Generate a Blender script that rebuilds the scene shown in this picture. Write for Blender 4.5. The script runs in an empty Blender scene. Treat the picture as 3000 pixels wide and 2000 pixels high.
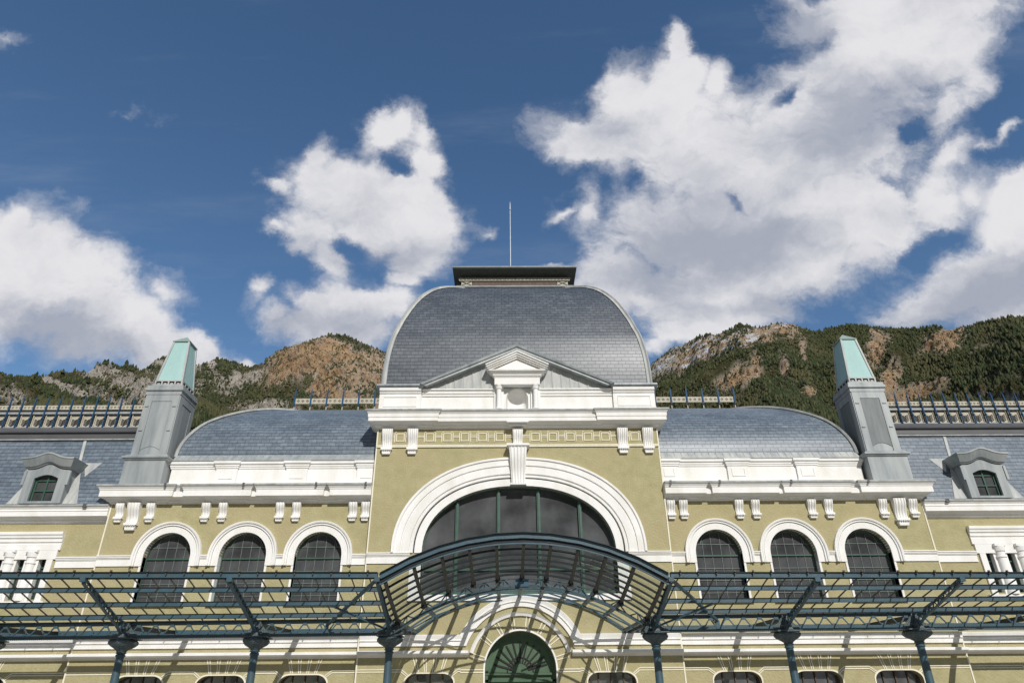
import bpy, math, random
import numpy as np
from mathutils import Vector, Matrix
from mathutils.geometry import tessellate_polygon
R = math.radians
random.seed(7); RNG = np.random.default_rng(11)
scene = bpy.context.scene
col = scene.collection
PI = math.pi

# ------------------------------------------------------------------ camera
TH, PS, RO = R(28.6), R(.6), R(.5)
CAM = np.array([-.67, -37., 1.6]); FPX = 2000.
FV = np.array([math.sin(PS)*math.cos(TH), math.cos(PS)*math.cos(TH), math.sin(TH)])
_r0 = np.array([math.cos(PS), -math.sin(PS), 0.]); _u0 = np.cross(_r0, FV)
RV = math.cos(RO)*_r0-math.sin(RO)*_u0
UV = math.sin(RO)*_r0+math.cos(RO)*_u0
cam = bpy.data.cameras.new('camera'); co = bpy.data.objects.new('camera', cam); col.objects.link(co)
cam.sensor_width = 36; cam.lens = 24.; cam.clip_end = 20000; cam.clip_start = .1
co.matrix_world = Matrix([[RV[0], UV[0], -FV[0], CAM[0]], [RV[1], UV[1], -FV[1], CAM[1]], [RV[2], UV[2], -FV[2], CAM[2]], [0, 0, 0, 1]])
scene.camera = co

# ------------------------------------------------------------------ materials
def newmat(name):
    m = bpy.data.materials.new(name); m.use_nodes = True
    nt = m.node_tree; b = nt.nodes['Principled BSDF']
    return m, nt, b
def nd(nt, t, **kw):
    n = nt.nodes.new(t)
    for k, v in kw.items(): setattr(n, k, v)
    return n
def ramp(nt, pts, src):
    r = nd(nt, 'ShaderNodeValToRGB'); e = r.color_ramp.elements
    while len(e) < len(pts): e.new(.5)
    for i, (p, c) in enumerate(pts):
        e[i].position = p; e[i].color = (*c, 1)
    nt.links.new(src, r.inputs[0]); return r
def noisy(name, c1, c2, scale, rough=.7, bump=.0, bscale=None, metal=0., stretch=(1, 1, 1), spec=.4, c3=None, s3=.5):
    m, nt, b = newmat(name)
    tc = nd(nt, 'ShaderNodeTexCoord'); mp = nd(nt, 'ShaderNodeMapping'); mp.inputs['Scale'].default_value = stretch
    nt.links.new(tc.outputs['Object'], mp.inputs[0])
    n = nd(nt, 'ShaderNodeTexNoise'); n.inputs['Scale'].default_value = scale; n.inputs['Detail'].default_value = 6
    n.inputs['Roughness'].default_value = .62
    nt.links.new(mp.outputs[0], n.inputs['Vector'])
    r = ramp(nt, [(.3, c1), (.7, c2)], n.outputs[0])
    out = r.outputs[0]
    if c3:
        n3 = nd(nt, 'ShaderNodeTexNoise'); n3.inputs['Scale'].default_value = s3; n3.inputs['Detail'].default_value = 4
        nt.links.new(mp.outputs[0], n3.inputs['Vector'])
        r3 = ramp(nt, [(.45, (0, 0, 0)), (.75, (1, 1, 1))], n3.outputs[0])
        mx = nd(nt, 'ShaderNodeMix', data_type='RGBA'); nt.links.new(r3.outputs[0], mx.inputs[0])
        nt.links.new(out, mx.inputs[6]); mx.inputs[7].default_value = (*c3, 1); out = mx.outputs[2]
    nt.links.new(out, b.inputs['Base Color'])
    b.inputs['Roughness'].default_value = rough; b.inputs['Metallic'].default_value = metal
    b.inputs['Specular IOR Level'].default_value = spec
    if bump:
        n2 = nd(nt, 'ShaderNodeTexNoise'); n2.inputs['Scale'].default_value = bscale or scale*6; n2.inputs['Detail'].default_value = 4
        nt.links.new(mp.outputs[0], n2.inputs['Vector'])
        bp = nd(nt, 'ShaderNodeBump'); bp.inputs['Strength'].default_value = bump; bp.inputs['Distance'].default_value = .03
        nt.links.new(n2.outputs[0], bp.inputs['Height']); nt.links.new(bp.outputs[0], b.inputs['Normal'])
    return m
M = {}
M['plaster'] = noisy('ochre_plaster', (.318, .288, .156), (.408, .370, .216), 1.6, .9, 1.0, 11., spec=.12, c3=(.385, .328, .19), s3=.25)
M['white'] = noisy('white_paint', (.74, .73, .705), (.81, .80, .78), 1.2, .8, .3, 14., spec=.2, stretch=(1, 1, .45), c3=(.69, .67, .62), s3=1.3)
M['joint'] = noisy('cream_joint', (.68, .64, .51), (.78, .74, .61), 2., .9, spec=.1)
M['zinc'] = noisy('zinc_sheet', (.19, .215, .225), (.34, .365, .37), 2.6, .5, .2, 5., .1, (1, 1, .13), .4, c3=(.40, .42, .41), s3=1.)
M['zinc_dark'] = noisy('dark_zinc_sheet', (.12, .135, .14), (.185, .20, .20), 3.5, .55, .1, 8., .15, (1, 1, .12), .4)
M['zinc_light'] = noisy('weathered_pale_zinc', (.33, .345, .335), (.50, .50, .47), 2.6, .6, .15, 6., .0, (1.6, 1, .35), .4, c3=(.26, .28, .29), s3=1.2)
M['fascia'] = noisy('dark_grey_fascia', (.065, .066, .07), (.10, .10, .105), 1.5, .5, stretch=(.4, 1, 2))
M['zinc_mid'] = noisy('weathered_zinc', (.22, .245, .25), (.36, .38, .37), 2.6, .55, .15, 6., .05, (1.6, 1, .35), .4)
M['verdigris'] = noisy('pale_green_paint', (.30, .47, .45), (.38, .55, .53), 1.1, .65, .1, 4., 0, (1, 1, .3), spec=.3)
M['iron'] = noisy('blue_green_iron_paint', (.028, .066, .092), (.05, .104, .135), 1.7, .42, .25, 22., .0, spec=.45, c3=(.06, .08, .085), s3=5.)
M['irondark'] = noisy('dark_iron_and_shade', (.006, .010, .014), (.014, .02, .025), 4., .5, spec=.3)  # near-black iron, also used to paint in shade along canopy beams
M['ironcap'] = noisy('cast_iron_paint', (.03, .05, .058), (.09, .12, .13), 12., .45, 1., 26., .0, spec=.5)
M['plateblue'] = noisy('dull_blue_plate', (.04, .10, .16), (.06, .13, .19), 3., .5)
M['ribpaint'] = noisy('brown_black_rib_paint', (.05, .05, .045), (.10, .095, .08), 5., .6)
M['bluerod'] = noisy('bright_blue_paint', (.014, .06, .135), (.022, .08, .17), 3., .6, spec=.2)
M['green'] = noisy('green_joinery', (.032, .078, .058), (.05, .11, .08), 3., .5)
M['doorgreen'] = noisy('green_door_paint', (.05, .095, .055), (.075, .13, .075), 2., .5)
M['black'] = noisy('dark_void', (.012, .012, .012), (.03, .028, .026), 3., .8)
M['lantern'] = noisy('dark_lantern_board', (.035, .04, .036), (.06, .065, .055), 3., .7)
M['panelbrown'] = noisy('purplish_lattice', (.06, .04, .045), (.16, .11, .08), 9., .8, stretch=(2.5, 1, .4))
M['cream'] = noisy('cream_ceramic', (.36, .33, .26), (.50, .465, .38), 3., .7)
M['steel'] = noisy('galvanised_pole', (.28, .32, .36), (.36, .40, .44), 3., .4, metal=.4)
M['ground'] = noisy('pale_paving', (.30, .29, .26), (.40, .385, .35), .2, .9, .2, 5.)
M['brass'] = noisy('wood_shutter', (.05, .035, .025), (.11, .075, .05), 2.5, .6, stretch=(3, 1, .4))

def slate(name, base, var, dark, uvs):
    m, nt, b = newmat(name)
    tc = nd(nt, 'ShaderNodeTexCoord')
    br = nd(nt, 'ShaderNodeTexBrick'); br.offset = .5
    br.inputs['Scale'].default_value = 1.; br.inputs['Brick Width'].default_value = .46; br.inputs['Row Height'].default_value = .25
    br.inputs['Mortar Size'].default_value = .014; br.inputs['Mortar Smooth'].default_value = .15
    br.inputs['Color1'].default_value = (*base, 1); br.inputs['Color2'].default_value = (*var, 1); br.inputs['Mortar'].default_value = (*dark, 1)
    # slight wobble so rows are not ruler straight
    n0 = nd(nt, 'ShaderNodeTexNoise'); n0.inputs['Scale'].default_value = .8; nt.links.new(tc.outputs['UV'], n0.inputs['Vector'])
    vm = nd(nt, 'ShaderNodeVectorMath', operation='MULTIPLY_ADD'); nt.links.new(n0.outputs['Color'], vm.inputs[0])
    vm.inputs[1].default_value = (.06, .05, 0); nt.links.new(tc.outputs['UV'], vm.inputs[2])
    nt.links.new(vm.outputs[0], br.inputs['Vector'])
    n = nd(nt, 'ShaderNodeTexNoise'); n.inputs['Scale'].default_value = .45; n.inputs['Detail'].default_value = 5
    mp = nd(nt, 'ShaderNodeMapping'); mp.inputs['Scale'].default_value = (.7, 1.6, 1); nt.links.new(tc.outputs['UV'], mp.inputs[0]); nt.links.new(mp.outputs[0], n.inputs['Vector'])
    r = ramp(nt, [(.3, (.78, .80, .82)), (.7, (1.22, 1.2, 1.16))], n.outputs[0])
    mx = nd(nt, 'ShaderNodeMix', data_type='RGBA', blend_type='MULTIPLY'); mx.inputs[0].default_value = 1
    nt.links.new(br.outputs[0], mx.inputs[6]); nt.links.new(r.outputs[0], mx.inputs[7])
    # fine grain streaks
    n2 = nd(nt, 'ShaderNodeTexNoise'); n2.inputs['Scale'].default_value = 4.; n2.inputs['Detail'].default_value = 6
    nt.links.new(tc.outputs['UV'], n2.inputs['Vector'])
    r2 = ramp(nt, [(.3, (.72, .72, .74)), (.75, (1.3, 1.3, 1.28))], n2.outputs[0])
    mx2 = nd(nt, 'ShaderNodeMix', data_type='RGBA', blend_type='MULTIPLY'); mx2.inputs[0].default_value = .8
    nt.links.new(mx.outputs[2], mx2.inputs[6]); nt.links.new(r2.outputs[0], mx2.inputs[7])
    # lap shade painted into the colour, dark at both edges of every course
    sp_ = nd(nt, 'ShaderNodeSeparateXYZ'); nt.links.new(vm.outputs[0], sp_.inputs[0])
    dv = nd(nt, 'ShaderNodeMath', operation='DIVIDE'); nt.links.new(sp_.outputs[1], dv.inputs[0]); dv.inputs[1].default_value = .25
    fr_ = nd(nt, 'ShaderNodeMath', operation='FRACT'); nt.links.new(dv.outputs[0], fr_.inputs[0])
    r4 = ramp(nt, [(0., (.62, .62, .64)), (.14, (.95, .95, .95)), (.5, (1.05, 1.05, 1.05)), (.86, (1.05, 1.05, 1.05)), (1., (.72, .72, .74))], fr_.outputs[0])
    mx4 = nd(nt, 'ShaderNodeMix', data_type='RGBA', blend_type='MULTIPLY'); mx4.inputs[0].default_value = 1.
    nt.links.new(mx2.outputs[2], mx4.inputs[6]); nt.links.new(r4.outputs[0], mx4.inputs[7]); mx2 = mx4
    nt.links.new(mx2.outputs[2], b.inputs['Base Color'])
    b.inputs['Roughness'].default_value = .42; b.inputs['Specular IOR Level'].default_value = .5
    bp = nd(nt, 'ShaderNodeBump'); bp.inputs['Strength'].default_value = .6; bp.inputs['Distance'].default_value = .03; bp.invert = True
    nt.links.new(br.outputs['Fac'], bp.inputs['Height']); nt.links.new(bp.outputs[0], b.inputs['Normal'])
    return m
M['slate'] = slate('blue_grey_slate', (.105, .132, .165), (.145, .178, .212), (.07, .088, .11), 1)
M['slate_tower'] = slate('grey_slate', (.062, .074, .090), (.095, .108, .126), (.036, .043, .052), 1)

def glassmat(name, c, rough=.06, var=.5):
    m, nt, b = newmat(name)
    tc = nd(nt, 'ShaderNodeTexCoord')
    n = nd(nt, 'ShaderNodeTexNoise'); n.inputs['Scale'].default_value = .55; n.inputs['Detail'].default_value = 5; nt.links.new(tc.outputs['Object'], n.inputs['Vector'])
    r = ramp(nt, [(.35, tuple(x*(1-var) for x in c)), (.7, tuple(x*(1+var) for x in c))], n.outputs[0]); nt.links.new(r.outputs[0], b.inputs['Base Color'])  # blotchy base colour stands in for cloud reflections
    b.inputs['Roughness'].default_value = rough; b.inputs['Specular IOR Level'].default_value = .7
    n2 = nd(nt, 'ShaderNodeTexNoise'); n2.inputs['Scale'].default_value = 1.3; nt.links.new(tc.outputs['Object'], n2.inputs['Vector'])
    bp = nd(nt, 'ShaderNodeBump'); bp.inputs['Strength'].default_value = .25; bp.inputs['Distance'].default_value = .05
    nt.links.new(n2.outputs[0], bp.inputs['Height']); nt.links.new(bp.outputs[0], b.inputs['Normal'])
    return m
M['glass'] = glassmat('dark_glass_painted_reflections', (.078, .080, .084), .12, .5)
def clearglass():
    m = bpy.data.materials.new('clear_roof_glass'); m.use_nodes = True; nt = m.node_tree; nt.nodes.clear()
    o = nd(nt, 'ShaderNodeOutputMaterial'); t = nd(nt, 'ShaderNodeBsdfTransparent'); t.inputs[0].default_value = (.95, .975, .955, 1)
    g = nd(nt, 'ShaderNodeBsdfGlossy'); g.inputs['Roughness'].default_value = .08; g.inputs[0].default_value = (.8, .9, .85, 1)
    lw = nd(nt, 'ShaderNodeLayerWeight'); lw.inputs[0].default_value = .25
    mm = nd(nt, 'ShaderNodeMath', operation='MULTIPLY'); mm.inputs[1].default_value = .28; nt.links.new(lw.outputs['Fresnel'], mm.inputs[0])
    mx = nd(nt, 'ShaderNodeMixShader'); nt.links.new(mm.outputs[0], mx.inputs[0]); nt.links.new(t.outputs[0], mx.inputs[1]); nt.links.new(g.outputs[0], mx.inputs[2])
    nt.links.new(mx.outputs[0], o.inputs[0]); return m
M['clear'] = clearglass()

# ------------------------------------------------------------------ mesh builder
class MB:
    def __init__(s): s.v = []; s.f = []; s.uv = {}
    def add(s, vs, fs):
        o = len(s.v); s.v += [tuple(map(float, p)) for p in vs]; s.f += [tuple(i+o for i in f) for f in fs]; return o
    def box(s, x0, x1, y0, y1, z0, z1):
        s.add([(x0, y0, z0), (x1, y0, z0), (x1, y1, z0), (x0, y1, z0), (x0, y0, z1), (x1, y0, z1), (x1, y1, z1), (x0, y1, z1)],
              [(0, 3, 2, 1), (4, 5, 6, 7), (0, 1, 5, 4), (1, 2, 6, 5), (2, 3, 7, 6), (3, 0, 4, 7)]); return s
    def frust(s, cx, cy, hx0, hy0, z0, hx1, hy1, z1):
        s.add([(cx-hx0, cy-hy0, z0), (cx+hx0, cy-hy0, z0), (cx+hx0, cy+hy0, z0), (cx-hx0, cy+hy0, z0), (cx-hx1, cy-hy1, z1), (cx+hx1, cy-hy1, z1), (cx+hx1, cy+hy1, z1), (cx-hx1, cy+hy1, z1)],
              [(0, 3, 2, 1), (4, 5, 6, 7), (0, 1, 5, 4), (1, 2, 6, 5), (2, 3, 7, 6), (3, 0, 4, 7)]); return s
    def bar(s, p, q, w, h, up=(0, 0, 1)):
        p, q = Vector(p), Vector(q); d = (q-p).normalized(); u = Vector(up)
        if abs(d.dot(u)) > .98: u = Vector((0, 1, 0))
        a = d.cross(u).normalized(); b = a.cross(d).normalized()
        vs = []
        for c in (p, q):
            for sa, sb in ((-1, -1), (1, -1), (1, 1), (-1, 1)): vs.append(c+a*(sa*w/2)+b*(sb*h/2))
        s.add(vs, [(0, 1, 2, 3), (7, 6, 5, 4), (0, 4, 5, 1), (1, 5, 6, 2), (2, 6, 7, 3), (3, 7, 4, 0)]); return s
    def path(s, pts, w, h, up=(0, 0, 1)):
        """square section swept along a polyline"""
        pts = [Vector(p) for p in pts]; n = len(pts); vs = []
        for i, p in enumerate(pts):
            d = (pts[min(i+1, n-1)]-pts[max(i-1, 0)]).normalized(); a = d.cross(Vector(up)).normalized(); b = a.cross(d).normalized()
            for sa, sb in ((-1, -1), (1, -1), (1, 1), (-1, 1)): vs.append(p+a*(sa*w/2)+b*(sb*h/2))
        fs = [(0, 1, 2, 3), tuple(4*(n-1)+k for k in (3, 2, 1, 0))]
        for i in range(n-1):
            for k in range(4):
                fs.append((4*i+k, 4*i+4+k, 4*i+4+(k+1) % 4, 4*i+(k+1) % 4))
        s.add(vs, fs); return s
    def lathe(s, cx, cy, prof, n=20):
        vs = []; fs = []
        for r, z in prof:
            for k in range(n): vs.append((cx+r*math.cos(2*PI*k/n), cy+r*math.sin(2*PI*k/n), z))
        for i in range(len(prof)-1):
            for k in range(n): fs.append((i*n+k, i*n+(k+1) % n, (i+1)*n+(k+1) % n, (i+1)*n+k))
        fs.append(tuple(range(n-1, -1, -1))); fs.append(tuple((len(prof)-1)*n+k for k in range(n)))
        s.add(vs, fs); return s
    def plate(s, outer, holes, y0, y1, back=True):
        """polygon in XZ with holes, extruded from y0 (front) to y1"""
        loops = [outer]+list(holes)
        tri = tessellate_polygon([[Vector((x, z, 0)) for x, z in l] for l in loops])
        flat = [p for l in loops for p in l]; n = len(flat)
        vs = [(x, y0, z) for x, z in flat]+[(x, y1, z) for x, z in flat]
        fs = [tuple(t) for t in tri]
        if back: fs += [tuple(i+n for i in reversed(t)) for t in tri]
        o = 0
        for l in loops:
            m = len(l)
            for i in range(m): a, b = o+i, o+(i+1) % m; fs.append((a, b, b+n, a+n))
            o += m
        s.add(vs, fs); return s
    def band(s, inner, outer, prof):
        """moulded band between two matched polylines in XZ; prof = [(k, y)]"""
        n = len(inner); m = len(prof); vs = []
        for (xi, zi), (xo, zo) in zip(inner, outer):
            for k, y in prof: vs.append((xi+(xo-xi)*k, y, zi+(zo-zi)*k))
        fs = []
        for i in range(n-1):
            for j in range(m-1): fs.append((i*m+j, i*m+j+1, (i+1)*m+j+1, (i+1)*m+j))
        fs.append(tuple(range(m))); fs.append(tuple((n-1)*m+j for j in reversed(range(m))))
        s.add(vs, fs); return s
    def plan(s, path, prof):
        """moulding: path of plan points (x,y) left to right, outward = right-hand side (towards -y); prof = [(out, z)]"""
        n = len(path); m = len(prof); vs = []
        P = [Vector(p) for p in path]
        for i, p in enumerate(P):
            ns = []
            for a, b in ((i-1, i), (i, i+1)):
                if a >= 0 and b < n:
                    d = (P[b]-P[a]).normalized(); ns.append(Vector((d.y, -d.x)))
            if len(ns) == 1: o = ns[0]
            else:
                o = ns[0]+ns[1]; o = o/(max(.2, 1+ns[0].dot(ns[1])))
            for out, z in prof: vs.append((p.x+o.x*out, p.y+o.y*out, z))
        fs = []
        for i in range(n-1):
            for j in range(m-1): fs.append((i*m+j, (i+1)*m+j, (i+1)*m+j+1, i*m+j+1))
        fs.append(tuple(reversed(range(m)))); fs.append(tuple((n-1)*m+j for j in range(m)))
        s.add(vs, fs); return s
    def build(s, name, mat, parent=None, xf=None, smooth=False, **props):
        me = bpy.data.meshes.new(name)
        vs = [xf(*p) for p in s.v] if xf else s.v
        me.from_pydata(vs, [], s.f); me.update()
        if s.uv:
            ul = me.uv_layers.new(name='UVMap')
            for pi, p in enumerate(me.polygons):
                c = s.uv.get(pi)
                if c:
                    for k, li in enumerate(p.loop_indices): ul.data[li].uv = c[k]
        me.materials.append(mat)
        if smooth:
            for p in me.polygons: p.use_smooth = True
            try: me.set_sharp_from_angle(angle=R(35))
            except Exception: pass
        o = bpy.data.objects.new(name, me); col.objects.link(o); o.parent = parent
        for k, v in props.items(): o[k] = v
        return o
    def roof(s, profile, xa, xb, ins, yfun, n0=0.):
        pass
def empty(name, loc=(0, 0, 0), parent=None, **props):
    o = bpy.data.objects.new(name, None); col.objects.link(o); o.location = loc; o.parent = parent; o.empty_display_size = .5
    for k, v in props.items(): o[k] = v
    return o
def dup(o, parent, dx=0., mirror=False):
    c = o.copy(); col.objects.link(c); c.parent = parent
    c.location.x = o.location.x+dx
    return c
def duptree(o, parent, dx=0.):
    c = dup(o, parent, dx)
    for ch in [k for k in bpy.data.objects if k.parent == o]:
        d = ch.copy(); col.objects.link(d); d.parent = c
    return c
def mirtree(o, parent):
    """copy reflected to the other side of the entrance axis"""
    c = o.copy(); col.objects.link(c); c.parent = parent; c.location.x = -o.location.x
    for ch in [k for k in bpy.data.objects if k.parent == o]:
        d = ch.copy(); col.objects.link(d); d.parent = c
    return c

def arch(cx, zs, a, b, zb, n=40, p=2.):
    """open polyline: up the left jamb, round, down the right jamb"""
    pts = [(cx-a, zb)] if zb < zs-1e-6 else []
    for i in range(n+1):
        t = PI-PI*i/n; c, s_ = math.cos(t), math.sin(t)
        x = math.copysign(abs(c)**(2/p), c)*a; z = abs(s_)**(2/p)*b
        pts.append((cx+x, zs+z))
    if zb < zs-1e-6: pts.append((cx+a, zb))
    return pts

# ================================================================== STATION
ST = empty('railway_station', (0, 8, 0), label='long ochre plastered railway station with white mouldings, slate roofs and a curved central tower roof', category='railway station')
S = empty('_', (0, 0, 0)); bpy.data.objects.remove(S)
class PB(MB):
    """parts of the station are written in world metres; the station's empty stands at (0, 8, 0)"""
    def build(s, name, mat, parent=ST, xf=None, smooth=False, loc=None, **props):
        if parent is ST:
            ox, oy, oz = loc if loc else (0, 0, 0)
            s.v = [(x-ox, y-oy, z-oz) for x, y, z in s.v]
            o = super().build(name, mat, ST, xf, smooth, **props); o.location = (ox, oy-8, oz)
        else:
            lx, ly, lz = parent.location
            s.v = [(x-lx, y-ly-8, z-lz) for x, y, z in s.v]
            o = super().build(name, mat, parent, xf, smooth, **props)
        return o

YT, YP, YW = 0., .3, .6          # front planes: tower, pavilions, wings
XT, XP, XE = 8.03, 22.3, 36.
ZB, ZR = 8.56, 9.11              # main string course
WC = [10.66, 14.65, 18.65]       # pavilion window axes
ZC = 9.05; RI, RO_ = 1.24, 1.81

# --- ground floor windows holes
def gwin(cx, zb=.9, hw=1.18, zt=3.36, r=.55, n=8):
    pts = [(cx-hw, zb)]
    for i in range(n+1):
        t = PI-PI/2*i/n; pts.append((cx-hw+r+r*math.cos(t), zt-.42+.42*math.sin(t)))
    for i in range(n+1):
        t = PI/2-PI/2*i/n; pts.append((cx+hw-r+r*math.cos(t), zt-.42+.42*math.sin(t)))
    pts.append((cx+hw, zb)); return pts
TW_IN = arch(0, 9.13, 5.15, 3.55, 7.0, 48, 2.2)
DOOR = arch(0, 3.52, 1.75, 1.75, .15, 32)
w = PB(); w.plate([(-XT, 0), (XT, 0), (XT, 16.3), (-XT, 16.3)], [TW_IN, DOOR, gwin(-4.45), gwin(4.45)], YT, YT+.55)
w.box(-XT, -XT+.5, .56, 16, 0, 18.3); w.box(XT-.5, XT, .56, 16, 0, 18.3); w.box(-XT, XT, 15.5, 15.99, 0, 18.3)
w.build('wall', M['plaster'], label='ochre plastered front wall of the central tower')
for sg in (-1, 1):
    w = PB()
    x0, x1 = sorted((sg*(XT+.004), sg*XP))
    holes = [arch(sg*c, ZC, RI, RI, 6.75, 28) for c in WC]+[gwin(sg*c) for c in WC]
    w.plate([(x0, 0), (x1, 0), (x1, 12.3), (x0, 12.3)], holes, YP, YP+.5)
    w.box(x0 if sg < 0 else x1-.4, x0+.4 if sg < 0 else x1, .82, 15.5, 0, 12.9)
    w.build('wall', M['plaster'])
    w = PB(); x0, x1 = sorted((sg*(XP+.004), sg*XE)); cc = sg*26.48
    slits = [[(cc+d-.22, 7.0), (cc+d+.22, 7.0), (cc+d+.22, 9.46), (cc+d-.22, 9.46)] for d in (-1.17, 0, 1.17)]
    w.plate([(x0, 0), (x1, 0), (x1, 11.2), (x0, 11.2)], slits+[gwin(sg*26.48), gwin(sg*31.5)], YW, YW+.5)
    w.build('wall', M['plaster'])

# --- white beads on the corners of the walls
for sg in (-1, 1):
    for X, y, z0, z1 in ((XT, YT, 0, 16.), (XP, YP, 0, 11.9)):
        b = PB(); x = sg*X
        b.box(x-.035, x+.035, y-.03, y+.03, z0, z1); b.build('corner_bead', M['joint'])

# --- central arched window
f = PB()
n = 48
inn = arch(0, 9.13, 5.15, 3.55, 9.1, n, 2.2); out = arch(0, 9.13, 6.76, 5.13, 9.1, n, 2.2)
f.band(inn, out, [(0, .42), (0, -.04), (.24, -.05), (.255, .0), (.285, 0.), (.30, -.09), (.36, -.09), (.375, -.05), (.40, -.05), (.415, -.13), (.66, -.13), (.675, -.09), (.70, -.09), (.715, -.16), (.90, -.16), (.93, -.23), (1, -.23), (1, .01)])
for sg in (-1, 1):
    f.box(*sorted((sg*5.15, sg*5.75)), -.06, .4, 6.9, ZB-.005)
f.box(-5.75, 5.75, -.1, .4, 6.7, 6.995)
f.build('window_surround', M['white'], smooth=True, label='white moulded surround of the big arched window')
W = empty('window', (0, .5-8, 8.9), ST, label='big arched window with tall green mullions above the entrance')
g = PB(); g.plate(arch(0, 9.13, 5.16, 3.56, 7.0, n, 2.2), [], .50, .52); g.build('glass', M['glass'], W)
fr = PB()
a1 = arch(0, 9.13, 5.15, 3.55, 7.0, n, 2.2); a0 = arch(0, 9.13, 5.09, 3.49, 7.0, n, 2.2)
fr.band(a0, a1, [(0, .5), (0, .40), (1, .40), (1, .5)])
fr.build('frame', M['green'], W)
for x in (-3.36, -1.1, 1.1, 3.36):
    zt = 9.13+3.55*(1-(abs(x)/5.15)**2.2)**(1/2.2)
    b = PB(); b.box(x-.09, x+.09, .32, .48, 7.0, zt-.0); b.box(x-.035, x+.035, .26, .32, 7.0, zt); b.build('mullion', M['green'], W)
b = PB(); b.box(-5.0, 5.0, .38, .48, 8.25, 8.37); b.box(-5., 5., .38, .48, 7.05, 7.2); b.build('transom', M['green'], W)

# --- keystone, centre bracket
def fluted(x, z0, z1, w0, w1, yf, proj0, proj1, nfl, foot=None):
    """scroll bracket: body between z0 and z1 (top), width w0 at foot / w1 at top, projecting"""
    b = PB(); N = 10
    def prof(t):   # t 0 bottom 1 top -> projection
        return proj0+(proj1-proj0)*(t**1.6)+.05*math.sin(t*PI*2)*(-1)
    for k in range(N):
        t0, t1 = k/N, (k+1)/N
        za, zb_ = z0+(z1-z0)*t0, z0+(z1-z0)*t1; wa, wb = w0+(w1-w0)*t0, w0+(w1-w0)*t1
        pa, pb = prof(t0), prof(t1)
        b.add([(x-wa/2, yf, za), (x+wa/2, yf, za), (x+wa/2, yf-pa, za), (x-wa/2, yf-pa, za), (x-wb/2, yf, zb_), (x+wb/2, yf, zb_), (x+wb/2, yf-pb, zb_), (x-wb/2, yf-pb, zb_)],
              [(3, 2, 6, 7), (0, 3, 7, 4), (2, 1, 5, 6)]+([(0, 1, 2, 3)] if k == 0 else []))
        for j in range(nfl):
            u = (j+.5)/nfl-.5; r = .30/nfl
            for (tt, ww, zz, pp) in (): pass
            xa, xb = x+u*wa, x+u*wb
            b.add([(xa-r*wa, yf-pa, za), (xa, yf-pa-.05, za), (xa+r*wa, yf-pa, za), (xb-r*wb, yf-pb, zb_), (xb, yf-pb-.05, zb_), (xb+r*wb, yf-pb, zb_)],
                  [(0, 1, 4, 3), (1, 2, 5, 4)]+([(2, 1, 0)] if k == 0 else []))
    if foot:
        fz0, fz1 = foot
        b.box(x-w0*.58, x+w0*.58, yf-proj0-.09, yf, fz1, z0+.02)       # bead band
        for j in range(5): b.lathe(x+(j-2)*w0*.2, yf-proj0-.10, [(.0, fz1-.07), (w0*.085, fz1-.03), (w0*.085, fz1+.02)], 6)
        b.frust(x, yf-(proj0+.03)/2, w0*.40, (proj0+.03)/2, fz0, w0*.48, (proj0+.03)/2+.01, fz1-.03)
    return b
fluted(0, 12.78, 14.78, .74, .98, 0, .28, .52, 5).build('keystone', M['white'])
kb = PB(); kb.box(-.44, .44, -.30, 0, 12.68, 12.78); kb.box(-.64, .64, -.62, 0, 14.83, 14.95); kb.box(-.56, .56, -.56, 0, 14.78, 14.83); kb.build('keystone_trim', M['white'])
fluted(0, 14.96, 15.90, .50, .58, 0, .16, .30, 4).build('cornice_bracket', M['white'])
kb = PB(); kb.box(-.62, .62, -.66, -.02, 16.2, 16.30); kb.box(-.5, .5, -.5, -.02, 16.08, 16.2); kb.build('bracket_cap', M['white'])
for x in (-7.45, -6.0, 6.0, 7.45):
    fluted(x, 14.86, 15.98, .54, .60, 0, .12, .27, 5, (14.52, 14.76)).build('cornice_bracket', M['white'])
# --- frieze of thin squares
fz = PB()
def sqline(b, x0, x1, z0, z1, t=.05, y=-.035):
    b.box(x0, x1, y, 0, z1-t, z1); b.box(x0, x1, y, 0, z0, z0+t); b.box(x0, x0+t, y, 0, z0+t, z1-t); b.box(x1-t, x1, y, 0, z0+t, z1-t)
cs = [-6.72]+[-5.03, -4.03, -3.02, -2.02, -1.02, 1.02, 2.02, 3.02, 4.03, 5.03]+[6.72]
for x in cs:
    sqline(fz, x-.24, x+.24, 15.30, 15.78, .045); 
    fz.box(x-.34, x-.30, -.03, 0, 15.26, 15.86); fz.box(x+.30, x+.34, -.03, 0, 15.26, 15.86)
    fz.box(x-.34, x-.22, -.03, 0, 15.83, 15.87); fz.box(x+.22, x+.34, -.03, 0, 15.83, 15.87)
edges = [-7.1]+sum(([x-.34, x+.34] for x in cs), [])+[7.1]
for i in range(0, len(edges)-1, 2):
    a, b_ = edges[i], edges[i+1]
    if a < -6.0 < b_ or a < 0 < b_ or a < 6. < b_: 
        if b_-a < .2: continue
    fz.box(a, b_, -.03, 0, 15.60, 15.635); fz.box(a, b_, -.03, 0, 15.52, 15.555)
fz.box(-XT, XT, -.05, 0, 15.03, 15.08); fz.box(-XT, XT, -.075, 0, 14.93, 15.0)
fz.build('frieze', M['joint'], label='row of thin white squares under the tower cornice')

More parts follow.
